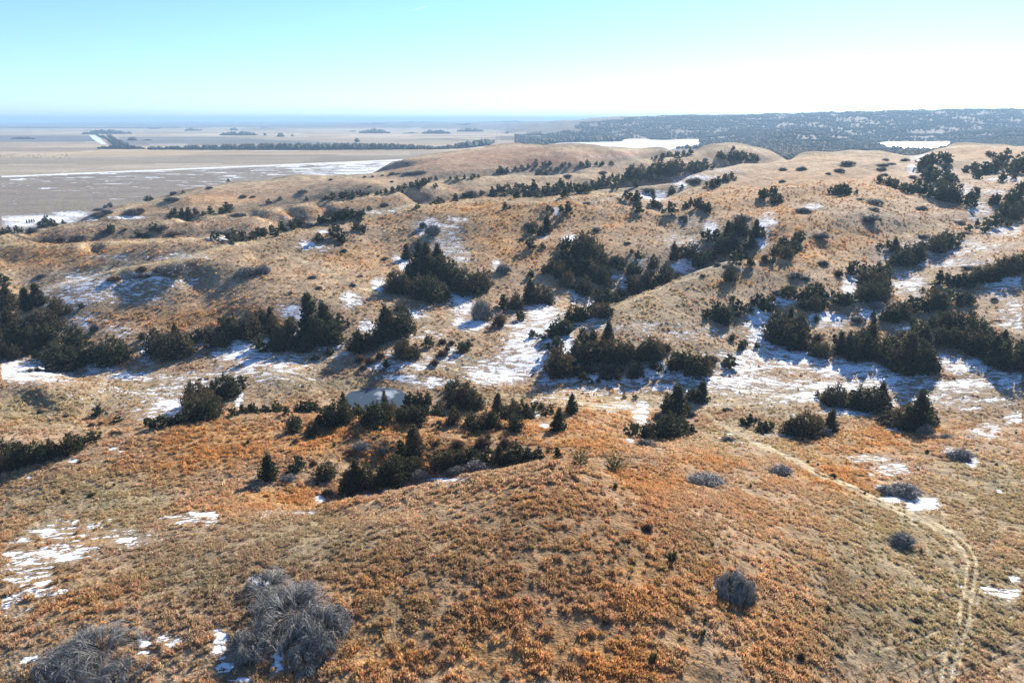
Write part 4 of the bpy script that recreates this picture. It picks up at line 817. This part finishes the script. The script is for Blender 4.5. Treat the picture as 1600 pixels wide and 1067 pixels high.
# the farther, smaller cedars in one
def join_low(items, name, label, mat, protos):
    Vs, Fs, As, n = [], [], [], 0
    for (x, y, z, h, w) in items:
        v, f, var = protos[int(rng.integers(len(protos)))]; a = rng.uniform(0, 6.28); c, s = math.cos(a), math.sin(a)
        q = np.stack([(v[:, 0] * c - v[:, 1] * s) * w + x, (v[:, 0] * s + v[:, 1] * c) * w + y, v[:, 2] * h + z], 1)
        Vs.append(q); Fs.append(f + n); As.append(np.clip(var + rng.normal() * .15, 0, 1)); n += len(v)
    me = np_mesh(name, np.concatenate(Vs), np.concatenate(Fs), mat, False, {"var": ('FLOAT', np.concatenate(As))})
    return tag(link(name, me), label, kind="stuff")
small = [(*t['loc'], t['H'], t['H'] * rng.uniform(1.0, 1.35)) for t in rest]
for t in rest:          # the thickets are closed: younger cedars stand between the taller ones
    for k in range(1):
        x = t['loc'][0] + rng.normal() * t['H'] * .75; y = t['loc'][1] + rng.normal() * t['H'] * .8; h = t['H'] * rng.uniform(.45, .8)
        small.append((x, y, float(ground_z(x, y)), h, h * rng.uniform(1.05, 1.4)))
if rest: join_low(small, "distant_cedars", "small dark cedars dotted along the far ridges and draws", CEDAR, LOW)

# ---- bare and brown shrubs
GW = {'g': ('bare_thicket', 'grey leafless thicket', 'shrub', 'leafless grey thickets on the slopes'), 'm': ('bare_thicket', 'grey leafless thicket', 'shrub', 'leafless grey thickets on the slopes'),
      'o': ('brown_shrub', 'brown scrubby bush', 'shrub', 'brown scrub along the eroded banks'), 'w': ('bare_tree', 'thin leafless tree', 'tree', 'leafless trees'),
      'y': ('small_shrub', 'small green tuft of plant', 'plant', 'little green plants in the grass')}
YUC = []
for k in range(3):
    g = np.random.default_rng(70 + k); n = 70; a = g.uniform(0, 6.28, n); e = g.uniform(.25, 1.4, n)
    D = np.stack([np.cos(a) * np.cos(e), np.sin(a) * np.cos(e), np.sin(e)], 1); v, f = kites(D * .05, D, g.uniform(.6, 1.0, n), np.full(n, .05), g, .08)
    YUC.append(np_mesh("leaves", v, f, BUSHY, False, {"var": ('FLOAT', np.repeat(np.clip(g.normal(.35, .2, n), 0, 1), 4))}))
shr = []
for ph, px, py, w, h, kd in unpack(SHRUBS, 4):
    g = at(px, py)
    if g is None: continue
    shr.append(dict(ph=ph, px=px, py=py, w=w, h=h, kd=kd or 'g', loc=g, depth=g[1] * CP - g[2] * SP))
by = {}
for t in shr: by.setdefault((t['ph'], GW[t['kd']][1]), []).append(t)
for (ph, nn), it in by.items(): label_rows(it, lambda t: ('wide ' if t['w'] > 24 else 'low ' if t['h'] < .4 * t['w'] else 'rounded ' if t['kd'] in 'gm' else '') + nn, ph)
for t in shr:
    nm, _n, cat, grp = GW[t['kd']]; x, y, z = t['loc']; s = t['depth'] / FPX; kd = t['kd']
    me = {'g': BARE, 'm': BARE_MID, 'o': SCRUB, 'w': WISPY, 'y': YUC}[kd]; me = me[int(rng.integers(len(me)))]
    wx = t['w'] * s * .5; hz = max(.35, t['h'] * s * (1 if kd in 'wy' else .8 if kd == 'o' else .66))
    root = link(nm, None, loc=(x, y + wx * .35, z - .03)); root.scale = (wx, wx * rng.uniform(.7, .9), hz); root.rotation_euler = (0, 0, rng.normal() * .12)
    root.location.z = float(ground_z(x, y + wx * .35)) - .03
    tag(root, t['label'], cat, grp)
    link("leaves" if kd == 'y' else "twigs", me, root).rotation_euler = (0, 0, rng.uniform(-.3, .3))
    if kd != 'y': link("stems", STEMS[int(rng.integers(2))], root)

# ---- the big swept thickets of the foreground, mound by mound
def big_thicket(label, mounds, seed):
    g0 = at(*mounds[0][:2]); root = link("bare_thicket", None, loc=g0)
    tag(root, label, "shrub", "leafless grey thickets on the slopes")
    for k, (px, py, w, h, n) in enumerate(mounds):
        g = at(px, py); s = (g[1] * CP - g[2] * SP) / FPX
        v, f, var = twig_arrays(n, seed + k, droop=.62, w=.006 * 60 / w * 1.6, seg=6, kink=.03, comb=.34)
        wx = w * s * .5; v = v * np.array((wx, wx * .85, h * s)); a = rng.uniform(0, 6.28); c, q = math.cos(a), math.sin(a)
        yy = g[1] + wx * .5
        v = np.stack([v[:, 0] * c - v[:, 1] * q + g[0] - g0[0], v[:, 0] * q + v[:, 1] * c + yy - g0[1], v[:, 2] + float(ground_z(g[0], yy)) - .05 - g0[2]], 1)
        link("twig_mound", np_mesh("twig_mound", v, f, TWIG, False, {"var": ('FLOAT', var)}), root)
    st = link("stems", STEMS[0], root); st.scale = (3, 2, 1.2); st.location = (0, 1.5, -.1)
big_thicket("largest grey bare thicket of drooping twigs, with snow at its foot, below the orange hilltop",
            [(445, 990, 160, 48, 3200), (412, 938, 104, 30, 1500), (498, 1008, 116, 50, 2600), (388, 1034, 90, 44, 1900), (475, 1046, 82, 34, 1500)], 500)
big_thicket("second largest grey bare thicket, swept twigs, in the bottom corner left of the largest one",
            [(128, 1056, 156, 48, 3000), (92, 1068, 94, 38, 1500), (178, 1075, 84, 36, 1200)], 520)
big_thicket("round grey bare thicket alone on the orange right flank of the dome hill",
            [(1150, 938, 72, 46, 2200), (1168, 942, 44, 38, 900), (1138, 940, 40, 30, 700)], 540)
# ================================================================ far country: woods, groves, a pole, cattle
def blob_low(seed):
    g = np.random.default_rng(seed); v = np.array([(0, 0, 1), (.34, 0, .62), (-.17, .3, .66), (-.17, -.3, .6), (.2, .36, .3), (-.42, 0, .28), (.2, -.36, .32), (0, 0, 0)], float)
    v[:, :2] *= g.uniform(.8, 1.35, (8, 1)); v[1:-1, 2] *= g.uniform(.75, 1.2, 6)
    f = np.array([(0, 1, 2), (0, 2, 3), (0, 3, 1), (1, 4, 2), (2, 5, 3), (3, 6, 1), (1, 6, 4), (2, 4, 5), (3, 5, 6), (7, 5, 4), (7, 6, 5), (7, 4, 6)])
    return v, f, np.full(8, .4)
BLOBS = [blob_low(k) for k in range(8)]
def scatter(items, name, label, mat):
    """items: arrays x, y, z, h, w -> one mesh"""
    x, y, z, h, w = items; n = len(x); pid = rng.integers(0, len(BLOBS), n); a = rng.uniform(0, 6.283, n)
    pv = np.stack([b[0] for b in BLOBS])[pid]; c, s = np.cos(a)[:, None], np.sin(a)[:, None]
    V = np.stack([(pv[..., 0] * c - pv[..., 1] * s) * w[:, None] + x[:, None], (pv[..., 0] * s + pv[..., 1] * c) * w[:, None] + y[:, None], pv[..., 2] * h[:, None] + z[:, None]], -1)
    F = BLOBS[0][1][None] + (np.arange(n) * 8)[:, None, None]
    var = np.repeat(rng.uniform(0, 1, n), 8)
    return tag(link(name, np_mesh(name, V.reshape(-1, 3), F.reshape(-1, 3), mat, False, {"var": ('FLOAT', var)})), label, kind="stuff")
WOOD = foliage_mat("far_wood", (.028, .036, .022), (.07, .062, .045), (.05, .05, .035))
n = 110000
px = rng.uniform(805, 1690, n); Yq = np.exp(rng.uniform(math.log(1250), math.log(5400), n)); Uq = (px - 800) / FPX / 1.05; Xq = Uq * Yq; Hq = -ground_z(Xq, Yq)
dens = fbm(Xq / 210, Yq / 210, 131, 4) * 2.2 + .68 + .2 * sstep(3200, 4500, Yq)
ppx, ppy = proj(Xq, Yq, -Hq)
shore = np.minimum(np.abs(ppy - 226), 40)
keep = (rng.uniform(0, 1, n) < np.clip(dens, 0.02, 1) ** 1.5) & ~((Yq < 2200) & (px < 1190)) & ((px > 905 + 110 * fbm(Xq / 260, Yq / 400, 133, 3)) | (Yq < 3900 + 500 * fbm(Xq / 200, Yq / 500, 134, 2))) & ((px > 1000 + 90 * fbm(Xq / 300, Yq / 500, 135, 3)) | (Yq < 4900))
keep &= ~((Yq < 1900) & (dens < .45))
for P_, h_ in LAKES: keep &= (poly_dist(ppx, ppy, P_) > .7) & ~((poly_dist(ppx, ppy - 5, P_) < 0) & (rng.uniform(0, 1, n) < .85))
idx_k = np.nonzero(keep)[0]; idx_k = idx_k[np.argsort(Yq[idx_k])][:30000] if len(idx_k) > 30000 and False else idx_k
if len(idx_k) > 40000: idx_k = rng.choice(idx_k, 40000, replace=False)
hh = rng.uniform(6, 13, len(idx_k)); scatter((Xq[idx_k], Yq[idx_k], -Hq[idx_k] - .4, hh, hh * rng.uniform(.75, 1.25, len(idx_k)) * 1.25), "far_woodland", "blue-hazed cedar woods covering the far hills around the lakes", WOOD)
# wooded shore strips right behind the near right-hand ridge and along the plain
def strip(name, label, pts, hpx, spread, step, dens=1.0, kind="stuff", mat=WOOD):
    P = np.array(pts, float).reshape(-1, 2); xs, ys, zs, hs = [], [], [], []
    for i in range(len(P) - 1):
        L = np.hypot(*(P[i + 1] - P[i])); k = max(1, int(L / step))
        for t in (np.arange(k) + rng.uniform(0, 1, k)) / k:
            if rng.uniform() > dens: continue
            q = P[i] + (P[i + 1] - P[i]) * t; Uu, Kk = ray(q[0], q[1]); yq = PLAIN / float(Kk)
            yq *= 1 + rng.normal() * spread; h = hpx * yq / FPX * rng.uniform(.35, 1.15) * (.62 + .75 * abs(math.sin(q[0] * .53 + 2 * math.sin(q[0] * .21)))) * min(1, .45 + 1.6 * min(i + t, len(P) - 1 - i - t) / (len(P) - 1))
            xs.append(float(Uu) * yq); ys.append(yq); hs.append(h)
    xs, ys, hs = map(np.array, (xs, ys, hs)); zs = ground_z(xs, ys) - .3
    return scatter((xs, ys, zs, hs, hs * rng.uniform(.9, 1.6, len(xs))), name, label, mat)
strip("river_woods", "long dark line of woods crossing the plain behind the fields", (153, 232.5, 190, 232.8, 228, 233), 4.6, .004, .16)
strip("river_woods", "taller long line of blue dark trees across the middle of the plain", (232, 233.6, 330, 233.7, 480, 233.7, 560, 233.5, 640, 233.2, 690, 233), 6.6, .008, .12)
strip("river_woods", "clump of trees where the plain's wood line meets the red hill", (690, 232.6, 730, 231, 765, 226.5, 772, 223), 6.5, .01, .15)
strip("river_woods", "pale bare woods filling the river bend on the plain", (150, 212, 165, 217, 178, 226, 200, 228.5, 178, 221, 168, 213, 190, 224), 4.2, .02, .16)
strip("river_woods", "thin wooded belt behind the icy river bend", (129, 210, 160, 209.6, 206, 209.2), 4.5, .006, .16)
strip("shore_woods", "woods on the spit at the near end of the lake", (808, 219, 830, 221, 860, 224, 880, 222, 930, 221.5, 968, 220.6, 890, 218, 850, 216), 5.5, .012, .12)
for lb, x0, x1, yb, hp in (("dark grove nearest the middle of the pale plain", 343, 403, 211.6, 4.4), ("round dark grove right of the long grove on the plain", 433, 444, 213.8, 4), ("tiny grove right of the round grove", 455, 459, 213, 2.6),
    ("single upright tree clump left of the round grove", 412, 415, 211.6, 3.4), ("small far grove with a low hedge on its right", 289, 311, 204.6, 3.2), ("lone far tree clump beside the low hedge", 312, 316, 204.4, 3.3),
    ("faint far grove behind the long grove", 359, 372, 204, 3), ("thin far dark hedge line", 406, 421, 200, 1.5), ("short dark far hedge near the river bend", 232, 250, 201.7, 1.8), ("long thin hedge line along a far field edge", 376, 450, 202.6, 1),
    ("single dark clump standing over the wood line", 556, 560, 222.2, 4.4), ("bushy grove with a tall right end on the far plain", 562, 609, 208.2, 4.5), ("low dark hedge left of the bushy grove", 545, 556, 206, 1.4),
    ("low hedge left of the dome shaped grove", 628, 654, 208.8, 1.4), ("dome shaped grove in the middle of the far plain", 660, 703, 209.2, 4.4), ("pale grove left of the lone dark tree", 714, 756, 206, 4), ("lone dark tree clump near the pole", 790, 795, 209, 2.6),
    ("faint grove near the horizon above the bushy grove", 547, 608, 197.8, 1.8), ("faint grove near the horizon above the domed grove", 624, 680, 196, 1.9), ("faint grove above the pale grove", 712, 740, 200, 2), ("faint hedge at the foot of the horizon hills", 770, 840, 197.5, 1.6),
    ("dark row of trees in the blue grey field", 17, 54, 217.4, 2.6), ("small grove in the field behind the river woods", 200, 214, 219.5, 4), ("low hedge in the field behind the river woods", 222, 238, 219.5, 1.6), ("blue wood band below the horizon", 0, 120, 200.8, 1.6), ("second blue wood band below the horizon", 110, 330, 200.4, 1.4), ("long blue wood on the horizon", 0, 480, 194, 1.6), ("broken far wood on the horizon", 300, 640, 191.6, 1.2)):
    strip("tree_grove", lb, (x0, yb, x1, yb), hp, .006, .22 if x1 - x0 < 80 else .5)
# utility pole on the red hill
POLE = twig_mat("weathered_wood", (.12, .10, .08), (.12, .10, .08))
g = at(776, 223.5); s = (g[1] * CP - g[2] * SP) / FPX; hp = 15.5 * s
root = link("utility_pole", None, loc=g); tag(root, "tall thin utility pole standing on the crest of the red hill", "pole")
v, f = tube([(0, 0, -.5), (0, 0, hp * .5), (0, 0, hp)], [.30, .26, .22], 8); link("pole_shaft", np_mesh("pole_shaft", v, f, POLE, True), root)
v, f = tube([(0, 0, -2.2), (0, 0, 2.2)], [.14, .14], 6); ca = link("crossarm", np_mesh("crossarm", v, f, POLE), root); ca.rotation_euler = (0, math.radians(90), 0); ca.location = (0, 0, hp * .94)
# high thin contrail and a wisp of cloud
m = NT("ice_cloud"); tr_ = m.n("ShaderNodeBsdfTransparent"); df_ = m.n("ShaderNodeBsdfTranslucent", {"Color": (.95, .95, .95, 1)})
CLOUD = m.done(m.n("ShaderNodeMixShader", {0: .22, 1: tr_.outputs[0], 2: df_.outputs[0]}).outputs[0])
def sky_pt(px, py, D):
    Uu, Kk = ray(px, py); return np.array((float(Uu) * D, D, -float(Kk) * D))
P_ = [sky_pt(642 + 26 * t, 17.5 - 7.5 * t, 30000) for t in np.linspace(0, 1, 7)]
v, f = tube(P_, [4, 14, 20, 24, 24, 18, 4], 6)
tag(link("contrail", np_mesh("contrail", v, f, CLOUD, True)), "short faint white contrail high in the pale sky", kind="structure")
# cattle on the stubble
def cow():
    V, F = [], []
    def bx(c, s):
        b = len(V)
        for dx in (-1, 1):
            for dy in (-1, 1):
                for dz in (-1, 1): V.append((c[0] + dx * s[0] * (.86 if dz > 0 else 1), c[1] + dy * s[1] * (.8 if dz > 0 else 1), c[2] + dz * s[2]))
        for q in ((0, 1, 3, 2), (4, 6, 7, 5), (0, 4, 5, 1), (2, 3, 7, 6), (0, 2, 6, 4), (1, 5, 7, 3)): F.append([b + i for i in q])
    bx((0, 0, 1.05), (.85, .32, .36)); bx((.98, 0, 1.2), (.22, .15, .25)); bx((1.25, 0, 1.12), (.2, .13, .15)); bx((-.9, 0, 1.0), (.05, .05, .3))
    for sx in (-.65, .65):
        for sy in (-.2, .2): bx((sx, sy, .35), (.09, .08, .36))
    return np.array(V), np.array(F)
cv, cf = cow(); Vs, Fs, k = [], [], 0
COW = twig_mat("cattle_hide", (.03, .022, .018), (.03, .022, .018))
for q in range(46):
    px_, py_ = rng.uniform(0, 112), rng.uniform(241.5, 247.5); Uu, Kk = ray(px_, py_); yq = PLAIN / float(Kk); a = rng.uniform(0, 6.28); c, s = math.cos(a), math.sin(a)
    Vs.append(np.stack([(cv[:, 0] * c - cv[:, 1] * s) * 1.15 + float(Uu) * yq, (cv[:, 0] * s + cv[:, 1] * c) * 1.15 + yq, cv[:, 2] * 1.15 + float(ground_z(float(Uu) * yq, yq))], 1)); Fs.append(cf + k); k += len(cv)
tag(link("cattle_herd", np_mesh("cattle_herd", np.concatenate(Vs), np.concatenate(Fs), COW)), "dark cattle scattered as dots over the pale stubble field", kind="stuff")

# ================================================================ bunch grass
proto_col = bpy.data.collections.new("grass_tufts")
m = NT("dry_grass"); c = m.attr("col", 'INSTANCER').outputs["Color"]; v = m.attr("var").outputs["Fac"]
cc = m.mix(1.0, c, m.n("ShaderNodeCombineColor", {0: m.math('ADD', .55, m.math('MULTIPLY', v, .9)), 1: m.math('ADD', .55, m.math('MULTIPLY', v, .9)), 2: m.math('ADD', .55, m.math('MULTIPLY', v, .9))}).outputs[0], 'MULTIPLY')
d = m.n("ShaderNodeBsdfDiffuse", {"Color": cc}); t = m.n("ShaderNodeBsdfTranslucent", {"Color": cc})
GRASS = m.done(m.n("ShaderNodeMixShader", {0: .5, 1: d.outputs[0], 2: t.outputs[0]}).outputs[0])
for k in range(5):
    g = np.random.default_rng(200 + k); n = 46; a = g.uniform(0, 6.283, n); r = np.sqrt(g.uniform(0, 1, n)) * .42; e = g.normal(.0, .38, n) + r * .5
    b = np.stack([r * np.cos(a), r * np.sin(a), np.full(n, -.04)], 1); D = np.stack([np.cos(a) * np.sin(e), np.sin(a) * np.sin(e), np.cos(e)], 1)
    vv, ff = kites(b, D, g.uniform(.35, .95, n) * (1 - .4 * r), g.uniform(.022, .05, n), g, .12)
    o = bpy.data.objects.new("tuft", np_mesh("tuft", vv, ff, GRASS, False, {"var": ('FLOAT', np.repeat(np.clip(g.normal(.5, .28, n), 0, 1), 4))})); proto_col.objects.link(o)
def grass_points(n, y0, y1, seed, power, big=1.0, ur=None):
    g = np.random.default_rng(seed); u = g.uniform(-1.03, 1.03, n) if ur is None else g.uniform(*ur, n) * g.choice((-1, 1), n); t = g.uniform(0, 1, n)
    y = (y0 ** power + t * (y1 ** power - y0 ** power)) ** (1 / power); x = u * y; h = -ground_z(x, y); px, py = proj(x, y, -h)
    c, s, tr, ru = tints(x, y, px, py, h)
    cl = fbm(x / 1.3, y / 1.3, 141, 3) + .6 * fbm(x / 5.5, y / 5.5, 151, 2); patch = fbm(x / 9, y / 9, 155, 3)
    ok = (s + .5 * fbm(x / 1.2, y / 2.4, 161, 2) < .5) & (g.uniform(0, 1, n) < np.clip(.22 + .95 * cl + .95 * patch, .02, .8) * np.interp(y, [y0, y0 * (1.02 if y0 < 60 else 1.35), y1 * .7, y1], [0, 1, 1, 0])) & (tr + .8 * ru + g.uniform(-.15, .15, n) < .28) & (h < 86)
    ok &= ~((np.abs(x - pc[0]) < 16) & (np.abs(y - pc[1]) < 26) & (poly_dist(x, y, pond_xy) < 1.0)) if y1 > 150 else True
    sc = big * (.30 + .75 * g.uniform(0, 1, n) ** 2.5 + .30 * np.clip(cl, -.4, .8)) * (1 + .25 * np.clip(c[:, 0] - c[:, 1] - .1, 0, .2) / .1)
    c = c * 1.42 * g.uniform(.75, 1.3, (n, 1)) * (1 + g.normal(size=(n, 3)) * .05)
    return np.stack([x, y, -h], 1)[ok], c[ok], sc[ok]
parts = [grass_points(620000, 46, 140, 301, 1.4, .6), grass_points(340000, 100, 250, 302, 1.4, .8), grass_points(230000, 180, 560, 303, 1.3, 1.15), grass_points(90000, 46, 300, 305, 1.4, .8, (1.02, 1.5))]
Pg = np.concatenate([p[0] for p in parts]); Cg = np.concatenate([p[1] for p in parts]); Sg = np.concatenate([p[2] for p in parts])
print("grass tufts", len(Pg))
gm = bpy.data.meshes.new("bunch_grass"); gm.vertices.add(len(Pg)); gm.vertices.foreach_set("co", Pg.astype(np.float32).ravel())
a = gm.attributes.new("col", 'FLOAT_COLOR', 'POINT'); a.data.foreach_set("color", np.concatenate([np.clip(Cg, .01, .9), np.ones((len(Cg), 1))], 1).astype(np.float32).ravel())
a = gm.attributes.new("sc", 'FLOAT', 'POINT'); a.data.foreach_set("value", Sg.astype(np.float32))
go = tag(link("grass", gm), "dry orange and tan bunch grass covering the near hills", kind="stuff")
ng = bpy.data.node_groups.new("grass_scatter", 'GeometryNodeTree'); ng.interface.new_socket("Geometry", in_out='INPUT', socket_type='NodeSocketGeometry'); ng.interface.new_socket("Geometry", in_out='OUTPUT', socket_type='NodeSocketGeometry')
N = ng.nodes; L = ng.links; gi = N.new("NodeGroupInput"); gout = N.new("NodeGroupOutput")
iop = N.new("GeometryNodeInstanceOnPoints"); ci = N.new("GeometryNodeCollectionInfo"); ci.inputs["Collection"].default_value = proto_col; ci.inputs["Separate Children"].default_value = True; ci.inputs["Reset Children"].default_value = True
iop.inputs["Pick Instance"].default_value = True
ri = N.new("FunctionNodeRandomValue"); ri.data_type = 'INT'; ri.inputs["Min"].default_value = 0; ri.inputs["Max"].default_value = 4
rr = N.new("FunctionNodeRandomValue"); rr.data_type = 'FLOAT_VECTOR'; rr.inputs[0].default_value = (-.12, -.12, 0); rr.inputs[1].default_value = (.12, .12, 6.283)
na = N.new("GeometryNodeInputNamedAttribute"); na.data_type = 'FLOAT'; na.inputs["Name"].default_value = "sc"
L.new(gi.outputs[0], iop.inputs["Points"]); L.new(ci.outputs[0], iop.inputs["Instance"]); L.new(ri.outputs["Value"] if False else [o for o in ri.outputs if o.type == 'INT'][0], iop.inputs["Instance Index"])
L.new([o for o in rr.outputs if o.type == 'VECTOR'][0], iop.inputs["Rotation"]); L.new([o for o in na.outputs if o.enabled][0], iop.inputs["Scale"]); L.new(iop.outputs[0], gout.inputs[0])
md = go.modifiers.new("scatter", 'NODES'); md.node_group = ng

# ================================================================ haze
hz = NT("haze_air"); pv = hz.t.nodes.new("ShaderNodeVolumePrincipled")
pv.inputs["Color"].default_value = (.43, .65, .88, 1); pv.inputs["Density"].default_value = 1.25e-4; pv.inputs["Anisotropy"].default_value = .1
hz.t.links.new(pv.outputs[0], hz.out.inputs["Volume"])
bx0, bx1, by0, by1, bz0, bz1 = -95000, 95000, -3000, 56000, -91, 75
Vb = [(x, y, z) for x in (bx0, bx1) for y in (by0, by1) for z in (bz0, bz1)]
hm = bpy.data.meshes.new("haze"); hm.from_pydata(Vb, [], [(0, 1, 3, 2), (4, 6, 7, 5), (0, 4, 5, 1), (2, 3, 7, 6), (0, 2, 6, 4), (1, 5, 7, 3)]); hm.update(); hm.materials.append(hz.m)
tag(link("haze", hm), "thin blue haze over the distance", kind="stuff")
